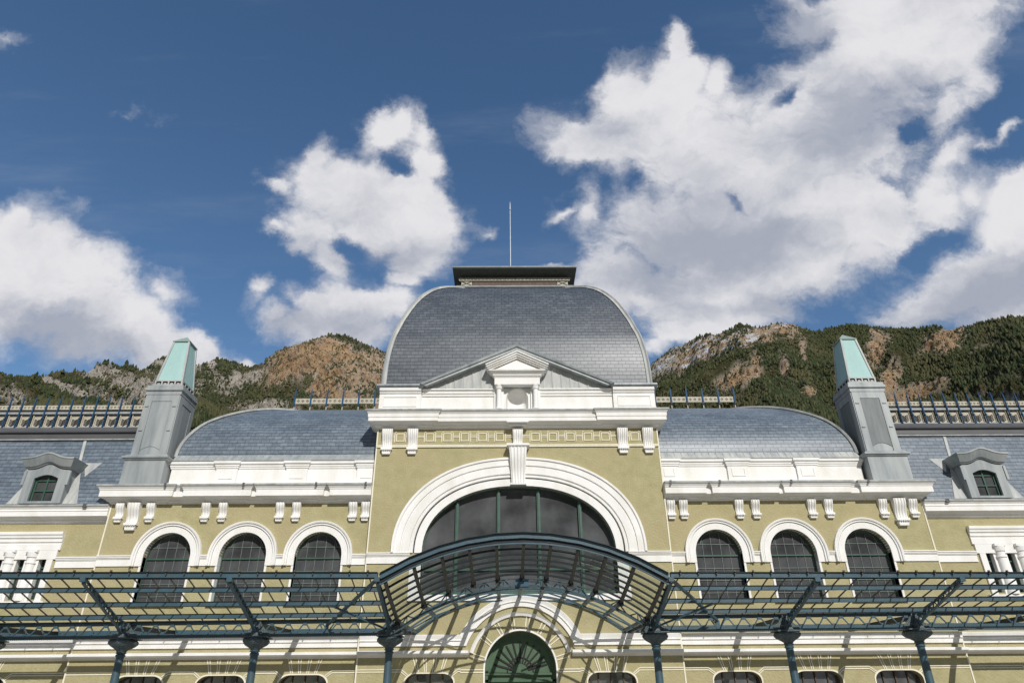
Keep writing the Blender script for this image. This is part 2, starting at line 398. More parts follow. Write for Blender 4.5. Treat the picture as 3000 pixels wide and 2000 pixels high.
# --- cornices
def cornice(name, path, zs, proj, zf0, zf1, zl, lipout):
    c = PB()
    c.plan(path, [(-.2, zs-.02), (.03, zs-.02), (.05, zs+.05), (proj*.35, zs+.09), (proj*.4, zs+.15), (proj*.8, zf0-.03), (proj, zf0), (proj, zf1), (proj+.03, zf1+.01), (proj+.03, zf1+.05), (lipout-.12, zl-.24), (lipout-.02, zl-.1), (lipout-.02, zl-.08), (-.2, zl-.05)])
    c.build('cornice', M['white'])
    c = PB(); c.plan(path, [(-.2, zl-.045), (lipout-.03, zl-.075), (lipout+.015, zl-.09), (lipout+.03, zl-.01), (lipout, zl+.01), (-.2, zl+.14)]); c.build('gutter', M['zinc_light'])
cornice('c', [(-XT, 4), (-XT, -.12), (-5.05, -.12), (-5.05, 0), (5.05, 0), (5.05, -.12), (XT, -.12), (XT, 4)], 16.05, .5, 16.33, 16.55, 17.0, .66)
for sg in (-1, 1):
    segs = [(8.05, 9.84, 1), (9.84, 11.1, 0), (11.1, 13.84, 1), (13.84, 15.05, 0), (15.05, 17.8, 1), (17.8, 19.3, 0), (19.3, 22.33, 1)]
    path = []
    for a, b_, p in segs:
        y = YP-.16 if p else YP
        path += [(a, y), (b_, y)]
    path.append((22.33, 2.5))
    if sg < 0: path = [(-x, y) for x, y in reversed(path)]
    cornice('c', path, 11.87, .47, 12.13, 12.47, 12.76, .62)
    path = [(22.34, YW), (XE, YW)]
    if sg < 0: path = [(-x, y) for x, y in reversed(path)]
    cornice('c', path, 10.9, .46, 11.2, 11.46, 11.8, .58)
    d = PB()
    for i in range(90):
        x = sg*(22.45+i*.15); d.box(x-.045, x+.045, YW-.17, YW-.10, 10.98, 11.05)
    d.build('dentil_row', M['white'])

# dark joints and outlets on the lead gutters
for sg in (-1, 1):
    for X in (8.35, 11.05, 15.0, 19.25):
        b = PB(); x = sg*X; b.box(x-.05, x+.05, YP-.83, YP-.3, 12.60, 12.80); b.build('gutter_outlet', M['fascia'])
    b = PB(); x = sg*23.6; b.box(x-.10, x+.10, YW-.62, YW-.30, 11.62, 11.83); b.build('gutter_outlet', M['fascia'])
    b = PB(); x = sg*4.95; b.box(x-.02, x+.02, -.70, -.2, 16.9, 17.04); b.build('gutter_joint', M['fascia'])
# --- brackets under the pavilion cornices
def add_bracket(x, yf, z1, z0, wd, pr, ft, nf):
    fluted(x, z0, z1, wd*.92, wd, yf, pr*.45, pr, nf, ft).build('cornice_bracket', M['white'])
for sg in (-1, 1):
    for X in (8.36, 9.05, 12.12, 13.02, 16.12, 17.05, 20.05, 21.72):
        add_bracket(sg*X, YP, 11.86, 11.12, .45, .25, (10.86, 11.04), 3)
    add_bracket(sg*20.93, YP, 11.86, 10.78, .66, .36, (10.42, 10.68), 4)

# --- string courses
def hmould(b, x0, x1, y, z0, z1):
    """two-step white string course in front of plane y"""
    h = z1-z0
    pr = [(-.0, z0), (.06, z0), (.06, z0+h*.62), (.10, z0+h*.66), (.10, z0+h*.72), (.14, z0+h*.76), (.14, z0+h*.86), (.18, z0+h*.9), (.18, z1), (-.0, z1+.03)]
    b.plan([(x0, y), (x1, y)], pr)
for sg in (-1, 1): sc = PB(); hmould(sc, *sorted((sg*5.76, sg*(XT-.0))), YT, ZB, ZR); sc.build('string_course', M['white'])
for sg in (-1, 1):
    ed = [XT+.02]+sum(([c-RI-.001, c+RI+.001] for c in WC), [])+[XP]
    for i in range(0, len(ed), 2):
        a, b_ = ed[i], ed[i+1]
        x0, x1 = sorted((sg*a, sg*b_)); y = YP; h = ZR-ZB; sc = PB()
        sc.box(x0, x1, y-.05, y, ZB, ZB+.34)
        a2 = a if i == 0 else a+(RO_-RI); b2 = b_ if i == len(ed)-2 else b_-(RO_-RI)
        if b2-a2 > .1:
            x0, x1 = sorted((sg*a2, sg*b2)); hmould(sc, x0, x1, y, ZB+.012, ZR)
        sc.build('string_course', M['white'])
    sc = PB(); x0, x1 = sorted((sg*(XP+.01), sg*24.6)); hmould(sc, x0, x1, YW, ZB, ZR)
    sc.build('string_course', M['white'])
# --- pavilion windows
def pav_window(cx):
    s = PB(); inn = arch(cx, ZC, RI, RI, ZB, 32); out = arch(cx, ZC, RO_, RO_, ZB, 32)
    s.band(inn, out, [(0, YP+.4), (0, YP-.075), (.56, YP-.085), (.58, YP-.04), (.62, YP-.04), (.64, YP-.14), (.74, YP-.14), (.76, YP-.11), (.80, YP-.11), (.82, YP-.18), (.93, YP-.21), (1, YP-.21), (1, YP)])
    for sg in (-1, 1): s.box(*sorted((cx+sg*RI, cx+sg*(RI+.11))), YP-.05, YP+.4, 6.7, ZB-.004)
    s.box(cx-RI-.2, cx+RI+.2, YP-.12, YP+.4, 6.55, 6.745)
    s.build('window_surround', M['white'], smooth=True, loc=(cx, YP, 6.75))
    W = empty('window', (cx, YP+.4-8, 6.75), ST)
    g = PB(); g.plate(arch(cx, ZC, RI+.01, RI+.01, 6.745, 28), [], YP+.41, YP+.43); g.build('glass', M['glass'], W)
    fr = PB(); fr.band(arch(cx, ZC, RI-.045, RI-.045, 6.75, 28), arch(cx, ZC, RI, RI, 6.75, 28), [(0, YP+.40), (0, YP+.32), (1, YP+.32), (1, YP+.40)])
    fr.box(cx-RI, cx+RI, YP+.33, YP+.40, 8.95, 9.02); fr.build('frame', M['green'], W)
    mu = PB()
    for x in (-.72, -.25, .25, .72):
        zt = ZC+math.sqrt((RI-.05)**2-x*x); mu.box(cx+x-.010, cx+x+.010, YP+.375, YP+.405, 6.75, zt)
    for z in (7.1, 7.72, 8.33, 9.58):
        h = RI if z < ZC else math.sqrt(RI*RI-(z-ZC)**2); mu.box(cx-h, cx+h, YP+.37, YP+.404, z-.013, z+.013)
    # outer ring of the fanlight
    mu.band(arch(cx, 9.6, .8, .62, 9.58, 16), arch(cx, 9.6, .825, .645, 9.58, 16), [(0, YP+.4), (0, YP+.36), (1, YP+.36), (1, YP+.4)])
    mu.build('glazing_grid', M['steelgreen'], W)
M['steelgreen'] = noisy('pale_green_glazing_bar', (.11, .15, .13), (.19, .23, .21), 3., .5)
for c in WC:
    for sg in (-1, 1): pav_window(sg*c)
# --- wing triple windows
for sg in (-1, 1):
    cc = sg*26.48; y = YW
    s = PB()
    ow, iw = 1.94, 1.62
    s.plan([(cc-ow, y), (cc+ow, y)], [(0, 9.48), (.10, 9.48), (.10, 9.80), (.06, 9.84), (.13, 9.9), (.13, 10.05), (.2, 10.12), (.2, 10.2), (.26, 10.28), (.26, 10.42), (0, 10.46)])
    s.box(cc-ow+.10, cc+ow-.10, y-.10, y, 9.0, 9.475)
    for d in (-1, 1):
        s.box(*sorted((cc+d*1.4, cc+d*(ow-.22))), y-.10, y+.35, 6.9, 8.995)
    for d in (-.585, .585): s.box(cc+d-.375, cc+d+.375, y-.02, y+.349, 6.9, 9.455)
    for d in (-1, 1): s.box(*sorted((cc+d*1.38, cc+d*1.42)), y-.02, y+.349, 6.9, 8.99)
    s.box(cc-ow, cc+ow, y-.2, y+.1, 6.7, 6.89)
    s.build('window_surround', M['white'])
    for d in (-.585, .585):
        c = PB(); c.lathe(cc+d, y-.02, [(.29, 6.9), (.29, 7.05), (.25, 7.12), (.24, 8.75), (.28, 8.77), (.28, 8.83), (.24, 8.85), (.24, 9.05), (.29, 9.1), (.29, 9.16), (.32, 9.28), (.32, 9.34)], 18); c.box(cc+d-.31, cc+d+.31, y-.30, y, 9.34, 9.475)
        c.build('window_column', M['white'], smooth=True, loc=(cc+d, y, 6.9))
    for d in (-1.17, 0, 1.17):
        W = empty('window', (cc+d, y+.35-8, 7), ST)
        g = PB(); g.box(cc+d-.22, cc+d+.22, y+.36, y+.38, 7, 9.46); g.build('glass', M['glass'], W)
        g = PB()
        for xx in (-.2, .2): g.box(cc+d+xx-.035, cc+d+xx+.035, y+.26, y+.35, 7, 9.46)
        g.box(cc+d-.16, cc+d+.16, y+.27, y+.35, 8.6, 8.66); g.box(cc+d-.16, cc+d+.16, y+.27, y+.35, 9.36, 9.46); g.build('frame', M['green'], W)

# --- ground floor mouldings
gm = PB()
def bandpath(x_end, yy): pass
RB0, RB1, ZD = 2.89, 3.39, 3.52
th0 = math.asin((4.59-ZD)/RB0); th1 = math.asin((5.10-ZD)/RB1)
inn = [(-7.98, 4.59)]; out = [(-7.98, 5.10)]
for i in range(41):
    k = i/40
    ti = PI-th0-(PI-2*th0)*k; to = PI-th1-(PI-2*th1)*k
    inn.append((RB0*math.cos(ti), ZD+RB0*math.sin(ti))); out.append((RB1*math.cos(to), ZD+RB1*math.sin(to)))
inn.append((7.98, 4.59)); out.append((7.98, 5.10))
bp = [(0, .0), (0, -.09), (.42, -.10), (.45, -.16), (.52, -.16), (.55, -.13), (.94, -.19), (1, -.19), (1, 0)]
gm.band(inn, out, bp); 
gm.build('string_course', M['white'], label='white band arching over the entrance door')
for sg in (-1, 1):
    gm = PB()
    for a, b_, y in ((XT+.02, XP, YP), (XP+.02, XE, YW)):
        x0, x1 = sorted((sg*a, sg*b_)); gm.band([(x0, 4.59), (x1, 4.59)], [(x0, 5.10), (x1, 5.10)], [(k, y+v) for k, v in bp])
    gm.build('string_course', M['white'])
    gm = PB()
    pr = [(0, 4.08), (.10, 4.10), (.16, 4.15), (.28, 4.19), (.30, 4.22), (.34, 4.24), (.34, 4.36), (0, 4.40)]
    for a, b_, y in ((2.56, XT, YT), (XT+.02, XP, YP), (XP+.02, XE, YW)):
        x0, x1 = sorted((sg*a, sg*b_)); gm.plan([(x0, y), (x1, y)], pr)
    gm.build('drip_moulding', M['white'])
# door ring and voussoir lines
jr = PB()
n = 32
jr.band(arch(0, ZD, 2.44, 2.44, ZD+.6, n)[0:], arch(0, ZD, 2.60, 2.60, ZD+.6, n), [(0, 0), (0, -.07), (.5, -.1), (1, -.12), (1, 0)]) if False else None
t0 = R(17)
inn = [(2.44*math.cos(PI-t0-(PI-2*t0)*i/n), ZD+2.44*math.sin(PI-t0-(PI-2*t0)*i/n)) for i in range(n+1)]
out = [(2.62*math.cos(PI-t0-(PI-2*t0)*i/n), ZD+2.62*math.sin(PI-t0-(PI-2*t0)*i/n)) for i in range(n+1)]
jr.band(inn, out, [(0, 0), (0, -.10), (.6, -.14), (1, -.2), (1, 0)])
jr.band(arch(0, ZD, 1.75, 1.75, .15, n), arch(0, ZD, 1.83, 1.83, .15, n), [(0, 0), (0, -.03), (1, -.03), (1, 0)])
jr.build('door_surround', M['white'])
jl = PB()
def lin(b, x0, z0, x1, z1, y, t=.035): t = t*1.35; b.bar((x0, y-.014, z0), (x1, y-.014, z1), .034, t, up=(z1-z0, 0, -(x1-x0)) if abs(z1-z0) > .001 else (0, 0, 1))
for a in (15, 38, 60, 80, 100, 120, 142, 165):
    for da in (-1, 1):
        aa = R(a); ox, oz = -math.sin(aa)*.07*da, math.cos(aa)*.07*da
        lin(jl, 1.84*math.cos(aa)+ox, ZD+1.84*math.sin(aa)+oz, 2.44*math.cos(aa)+ox*1.3, ZD+2.44*math.sin(aa)+oz*1.3, 0)
for dz in (3.40, 3.52):
    for sg in (-1, 1): lin(jl, sg*1.83, dz, sg*2.95, dz, 0)
def gwin_lines(b, cx, y, xl, xr):
    o = gwin(cx, .9, 1.18, 3.36); o2 = gwin(cx, .9, 1.24, 3.42, .58)
    b.band(o, o2, [(0, y), (0, y-.03), (1, y-.03), (1, y)])
    for tp, bt in ((-.78, -.58), (-.26, -.2), (.26, .2), (.78, .58)):
        for d in (-.055, .055): lin(b, cx+tp+d*1.2, 4.1, cx+bt+d*.8, 3.43, y, .03)
    for sg, xe in ((-1, xl), (1, xr)):
        for d in (-.05, .05):
            lin(b, cx+sg*1.06, 3.27+d, cx+sg*1.38, 3.50+d, y, .03); lin(b, cx+sg*1.38, 3.50+d, xe, 3.50+d, y, .03)
jl.build('door_voussoir_joints', M['joint'])
for cx in (-4.45, 4.45):
    jl = PB(); gwin_lines(jl, cx, 0, -XT if cx < 0 else 1.83+1.1, -1.83-1.1 if cx < 0 else XT); jl.build('window_voussoir_joints', M['joint'])
for sg in (-1, 1):
    ax = [XT]+[(WC[0]+WC[1])/2, (WC[1]+WC[2])/2]+[XP]
    for i, c in enumerate(WC):
        xl, xr = (ax[i], ax[i+1]) if sg > 0 else (-ax[i+1], -ax[i])
        jl = PB(); gwin_lines(jl, sg*c, YP, xl, xr); jl.build('window_voussoir_joints', M['joint'])
    jl = PB(); gwin_lines(jl, sg*26.48, YW, *sorted((sg*XP, sg*29))); jl.build('window_voussoir_joints', M['joint'])
    jl = PB(); gwin_lines(jl, sg*31.5, YW, *sorted((sg*29, sg*34))); jl.build('window_voussoir_joints', M['joint'])
# ground floor windows
def low_window(cx, y, hx=1.18):
    W = empty('window', (cx, y+.35-8, .9), ST)
    g = PB(); g.box(cx-hx-.05, cx+hx+.05, y+.42, y+.44, .9, 3.4); g.build('glass', M['glass'], W)
    g = PB()
    for x in (-.62, 0, .62): g.box(cx+x-.03, cx+x+.03, y+.34, y+.41, .9, 3.38)
    g.box(cx-hx, cx+hx, y+.33, y+.41, 2.5, 2.62)
    for sg in (-1, 1): g.box(*sorted((cx+sg*(hx-.12), cx+sg*hx)), y+.33, y+.41, .9, 3.3)
    g.build('frame', M['brass'], W)
for c, y in [(4.45, YT)]+[(c, YP) for c in WC]+[(26.48, YW), (31.5, YW)]:
    for sg in (-1, 1): low_window(sg*c, y)
# entrance door
DY = .30
D = empty('door', (0, .35+DY-8, .15), ST, label='green panelled entrance door with a sunburst fanlight')
b = PB(); b.box(-1.76, 1.76, .40+DY, .46+DY, .15, 3.30); 
for x in (-1.3, -.45, .45, 1.3): b.box(x-.36, x+.36, .36+DY, .40+DY, .5, 2.9)
b.build('door_leaf', M['doorgreen'], D)
b = PB(); b.box(-1.78, 1.78, .25+DY, .39+DY, 3.30, 3.40); b.box(-1.78, 1.78, .28+DY, .39+DY, 3.0, 3.1); b.build('transom', M['doorgreen'], D)
b = PB(); b.plate(arch(0, ZD, 1.77, 1.77, 3.41, 28), [], .38+DY, .42+DY); b.build('fanlight', M['doorgreen'], D)
b = PB()
b.band(arch(0, 3.45, .62, .62, 3.44, 20), arch(0, 3.45, .67, .67, 3.44, 20), [(0, .38+DY), (0, .33+DY), (1, .33+DY), (1, .38+DY)])
for i in range(11):
    a = R(14+i*15.2); lin_ = ((.40*math.cos(a), .355+DY, 3.45+.40*math.sin(a)), (1.38*math.cos(a), .355+DY, 3.45+1.38*math.sin(a)))
    b.bar(*lin_, .06, .075)
b.build('sunburst_bars', M['black'], D)
b = PB(); b.band(arch(0, ZD, 1.60, 1.60, .15, 28), arch(0, ZD, 1.75, 1.75, .15, 28), [(0, .40+DY), (0, .28+DY), (1, .28+DY), (1, .4+DY)]); b.build('door_frame', M['doorgreen'], D)

b = PB(); b.band(arch(0, ZD, 1.75, 1.75, .15, 28), arch(0, ZD, 1.85, 1.85, .15, 28), [(0, .80), (0, .551), (1, .551)]); b.build('door_reveal', M['plaster'])
# --- tower attic
A = PB()
A.plate([(-8.1, 17.1), (8.1, 17.1), (8.1, 18.62), (-8.1, 18.62)], [arch(0, 17.94, .64, .64, 17.25, 20)], .08, .9)
for sg in (-1, 1):
    x0, x1 = sorted((sg*5.66, sg*8.12))
    A.box(x0, x1, -.08, .075, 17.1, 18.24)
    A.box(x0+.25, x1-.25, -.11, -.082, 17.42, 17.47); A.box(x0+.25, x1-.25, -.12, -.082, 18.02, 18.06); A.box(x0+.25, x0+.30, -.11, -.082, 17.47, 18.02); A.box(x1-.30, x1-.25, -.11, -.082, 17.47, 18.02)
    A.plan([(x0, -.08), (x1, -.08)], [(-.1, 18.24), (.05, 18.26), (.08, 18.34), (.16, 18.40), (.18, 18.56), (-.1, 18.6)])
    x0, x1 = sorted((sg*1.3, sg*5.62))
    A.plan([(x0, .075), (x1, .075)], [(-.0, 18.10), (.06, 18.12), (.06, 18.2), (.03, 18.22), (.10, 18.28), (.10, 18.40), (.2, 18.48), (.2, 18.56), (-.0, 18.62)])
A.build('attic_wall', M['white'])
G = PB()
for sg in (-1, 1):
    x0, x1 = sorted((sg*5.55, sg*8.3)); G.plan([(x0, -.08), (x1, -.08)] if sg else [], [(-.2, 18.58), (.2, 18.58), (.3, 18.66), (.28, 18.76), (.2, 18.8), (-.2, 18.82)])
    G.box(*sorted((sg*8.1, sg*8.36)), -.1, 3, 18.6, 18.8)
G.build('gutter', M['zinc'])
# niche (a real hollow half dome)
N_ = PB(); nn = 16; vs = []; fs = []
for i in range(nn+1):
    t = PI*i/nn
    for j in range(9):
        ph = PI/2*j/8     # depth angle
        vs.append((.63*math.cos(t)*math.cos(ph), .0+.08+.6*math.sin(ph), 17.94+.63*math.sin(t)*math.cos(ph)))
for i in range(nn):
    for j in range(8): fs.append((i*9+j, i*9+j+1, (i+1)*9+j+1, (i+1)*9+j))
N_.add(vs, fs)
vs = []; fs = []
for i in range(nn+1):
    t = PI*i/nn
    for z in (17.2, 17.94): vs.append((.63*math.cos(t), .08+.6*math.sin(t), z))
for i in range(nn): fs.append((2*i, 2*i+2, 2*i+3, 2*i+1))
N_.add(vs, fs); N_.box(-.66, .66, .0, .75, 17.14, 17.22)
N_.band(arch(0, 17.94, .64, .64, 17.25, 20), arch(0, 17.94, .72, .72, 17.25, 20), [(0, .08), (0, .03), (1, .03), (1, .08)])
N_.build('niche', M['white'], smooth=True)
# aedicule
E_ = PB()
for sg in (-1, 1):
    E_.box(*sorted((sg*.80, sg*1.36)), -.05, .075, 17.15, 18.66)
    E_.lathe(sg*1.08, -.22, [(.2, 17.15), (.2, 17.25), (.15, 17.3), (.14, 18.4), (.19, 18.45), (.19, 18.52), (.23, 18.62), (.23, 18.66)], 18)
E_.box(-1.34, 1.34, -.45, .075, 18.66, 19.12)
E_.box(-1.38, 1.38, -.49, .075, 19.12, 19.17)
E_.plan([(-1.34, 1.5), (-1.34, -.45), (1.34, -.45), (1.34, 1.5)], [(-.05, 19.17), (.08, 19.18), (.12, 19.28), (.3, 19.42), (.32, 19.5), (-.05, 19.52)])
E_.plate([(-1.55, 19.5), (1.55, 19.5), (0, 20.28)], [], -.5, .5)
E_.band([(-1.72, 19.50), (0, 20.30), (1.72, 19.50)], [(-1.88, 19.80), (0, 20.72), (1.88, 19.80)], [(0, 1.2), (0, -.62), (.22, -.64), (.25, -.72), (.45, -.72), (.5, -.80), (.75, -.80), (.8, -.88), (1, -.88), (1, 1.2)])
E_.build('niche_pediment', M['white'])
# main pediment
P_ = PB()
L0, L1 = [(-5.35, 18.60), (0, 20.98), (5.35, 18.60)], [(-5.75, 18.72), (0, 21.34), (5.75, 18.72)]
P_.band(L0, L1, [(0, 3.2), (0, -.44), (.45, -.44), (.5, -.52), (.9, -.56), (1, -.52), (1, 3.2)])
P_.build('pediment_rake', M['zinc'])
P_ = PB(); vs = []
P_.plate([(-5.3, 18.62), (5.3, 18.62), (0, 20.97)], [], -.03, .06)
for i in range(-9, 10):
    x = i*.53; zt = 18.62+(5.2-abs(x))*2.33/5.2-.05
    if zt > 18.75: P_.box(x-.025, x+.025, -.07, -.03, 18.63, zt)
P_.build('pediment_boards', M['zinc_light'])

# --- curved hipped roofs
def hiproof(name, mat, x0, x1, y0, y1, prof, parent=ST, hipw=.22, hipmat=None, top=True):
    """prof [(inset, z)]; four curved slopes meeting on hips"""
    # refine profile with Catmull-Rom
    P = [Vector((a, b)) for a, b in prof]; Q = []
    for i in range(len(P)-1):
        p0, p1, p2, p3 = P[max(i-1, 0)], P[i], P[i+1], P[min(i+2, len(P)-1)]
        for k in range(4):
            t = k/4; Q.append(.5*((2*p1)+(p2-p0)*t+(2*p0-5*p1+4*p2-p3)*t*t+(3*p1-p0-3*p2+p3)*t**3))
    Q.append(P[-1])
    r = PB(); arc = 0.; rings = []
    for i, q in enumerate(Q):
        if i: arc += (q-Q[i-1]).length
        s, z = q; rings.append((s, z, arc))
    for i in range(len(rings)-1):
        (s, z, a), (s2, z2, a2) = rings[i], rings[i+1]
        c1 = [(x0+s, y0+s), (x1-s, y0+s), (x1-s, y1-s), (x0+s, y1-s)]; c2 = [(x0+s2, y0+s2), (x1-s2, y0+s2), (x1-s2, y1-s2), (x0+s2, y1-s2)]
        for k in range(4):
            A_, B_, C_, D_ = c1[k], c1[(k+1) % 4], c2[(k+1) % 4], c2[k]
            ax = 0 if k in (0, 2) else 1
            r.uv[len(r.f)] = [(A_[ax], a), (B_[ax], a), (C_[ax], a2), (D_[ax], a2)]
            r.add([(*A_, z), (*B_, z), (*C_, z2), (*D_, z2)], [(0, 1, 2, 3)])
    s, z, a = rings[-1]
    r.add([(x0+s, y0+s, z), (x1-s, y0+s, z), (x1-s, y1-s, z), (x0+s, y1-s, z)], [(0, 1, 2, 3)])
    # merge verts per ring for smooth shading is not needed: slopes are long
    o = r.build(name, mat, parent, smooth=False)
    for cx, sx, cy, sy in ((x0, 1, y0, 1), (x1, -1, y0, 1)):
        h = PB()
        pts = [(cx+sx*(s-.03), cy+sy*(s-.05), z+.03) for s, z, a in rings]
        vs = []; fs = []
        for p in pts: vs += [(p[0]+sx*hipw, p[1]-.0, p[2]), (p[0]-sx*.02, p[1]-.05, p[2]+.01), (p[0]-sx*.02, p[1]+hipw, p[2])]
        for i in range(len(pts)-1): fs += [(3*i, 3*i+1, 3*i+4, 3*i+3), (3*i+1, 3*i+2, 3*i+5, 3*i+4)]
        h.add(vs, fs)
        h.path([(p[0], p[1]-.03, p[2]+.02) for p in pts], .12, .12, up=(sx, 1, 0))
        h.build('hip_flashing', hipmat or M['zinc_light'], parent)
    return o
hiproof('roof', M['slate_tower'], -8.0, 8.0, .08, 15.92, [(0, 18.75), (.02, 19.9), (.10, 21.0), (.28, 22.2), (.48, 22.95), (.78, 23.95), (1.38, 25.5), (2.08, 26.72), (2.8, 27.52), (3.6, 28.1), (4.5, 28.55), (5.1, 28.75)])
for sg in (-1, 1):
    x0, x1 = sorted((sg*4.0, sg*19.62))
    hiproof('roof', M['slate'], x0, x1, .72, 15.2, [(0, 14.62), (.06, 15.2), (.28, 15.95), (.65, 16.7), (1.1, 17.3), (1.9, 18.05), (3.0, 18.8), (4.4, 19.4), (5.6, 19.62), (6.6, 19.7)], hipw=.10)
# --- lantern on the tower roof
cy = 8.
b = PB(); b.frust(0, cy, 4.75, 3.7, 28.6, 4.2, 3.1, 29.12); b.build('lantern_skirt', M['zinc'])
b = PB(); b.box(-3.92, 3.92, 5.0, 11, 29.12, 30.3); b.build('lantern_wall', M['lantern'])
b = PB(); b.box(-3.1, 3.1, 4.96, 5.0, 29.14, 29.5)
b.build('lantern_grille', M['panelbrown'])
b = PB()
for sg in (-1, 1):
    x0, x1 = sorted((sg*3.14, sg*3.9)); b.box(x0, x1, 4.95, 5.0, 29.14, 29.5)
b.box(-4.05, 4.05, 4.86, 4.99, 29.52, 29.57); 
for i in range(31):
    x = -3.98+i*.265
    b.add([(x-.11, 4.88, 29.57), (x-.11, 4.92, 29.57), (x-.11, 4.92, 29.66), (x-.11, 4.88, 29.66), (x-.05, 4.88, 29.57), (x-.05, 4.92, 29.57), (x-.05, 4.92, 29.66), (x-.05, 4.88, 29.66)], [(0, 4, 7, 3), (0, 3, 2, 1), (4, 5, 6, 7), (3, 7, 6, 2)])
    b.box(x-.13, x+.13, 4.87, 4.93, 29.66, 29.74)
b.build('lantern_frieze', M['cream'])
b = PB()
for sg in (-1, 1):
    for d in (-1, 1): b.bar((sg*3.52-.34, 4.93, 29.32-d*.15), (sg*3.52+.34, 4.93, 29.32+d*.15), .03, .035)
b.build('lantern_cross_bars', M['lantern'])
b = PB(); b.frust(0, cy, 3.95, 3.05, 30.0, 4.5, 3.78, 30.12); b.box(-4.52, 4.52, 4.2, 11.8, 30.13, 30.3); b.frust(0, cy, 4.5, 3.75, 30.3, 3.5, 2.6, 30.9)
for x in (-4.1, 4.1): b.box(x-.12, x+.12, 4.35, 4.6, 30.3, 30.42)
b.build('lantern_roof', M['lantern'])
b = PB(); b.box(-4.56, 4.56, 4.15, 4.199, 30.2, 30.32); b.build('lantern_gutter', M['zinc_dark'])
b = PB(); b.lathe(-.26, cy, [(.05, 30.8), (.045, 36), (.04, 38.7), (.09, 38.72), (.09, 38.82), (.06, 38.84), (.05, 39.3), (.01, 39.6)], 10); b.build('lightning_rod', M['steel'], smooth=True)

# --- pavilion attics, flashings
for sg in (-1, 1):
    A = PB(); x0, x1 = sorted((sg*(XT+.01), sg*19.62))
    A.box(x0, x1, .55, 1.2, 12.7, 14.0)
    segs = [(8.05, 9.1, 1), (9.1, 11.9, 0), (11.9, 13.1, 1), (13.1, 15.85, 0), (15.85, 17.05, 1), (17.05, 19.64, 0)]
    path = []
    for a, b_, p in segs: y = .43 if p else .55; path += [(a, y), (b_, y)]
    path.append((19.64, 1.4))
    if sg < 0: path = [(-x, y) for x, y in reversed(path)]
    A.plan(path, [(-.1, 13.9), (.04, 13.92), (.04, 13.99), (.08, 14.03), (.08, 14.13), (.16, 14.17), (.16, 14.30), (-.1, 14.33)])
    A.plan(path, [(-.1, 12.7), (.06, 12.7), (.06, 13.1), (-.1, 13.13)])
    for a, b_, p in segs:
        if p:
            u0, u1 = sorted((sg*a, sg*b_)); A.box(u0, u1, .43, .549, 13.1, 13.9)
            A.box(u0+.22, u1-.22, .40, .429, 13.3, 13.36); A.box(u0+.22, u0+.27, .40, .429, 13.36, 13.75); A.box(u1-.27, u1-.22, .40, .429, 13.36, 13.75)
    A.build('attic_wall', M['white'])
    F = PB(); F.plan([(x0, .55), (x1, .55)], [(-.2, 14.32), (.14, 14.33), (.16, 14.37), (-.19, 14.80), (-.4, 14.82)])
    k = 0
    x = x0+.2
    while x < x1:
        F.bar((x, .41, 14.38), (x, .72, 14.80), .03, .035, up=(0, -1, .7)); x += .4
    F.build('eaves_flashing', M['zinc_mid'] if sg < 0 else M['zinc_light'])

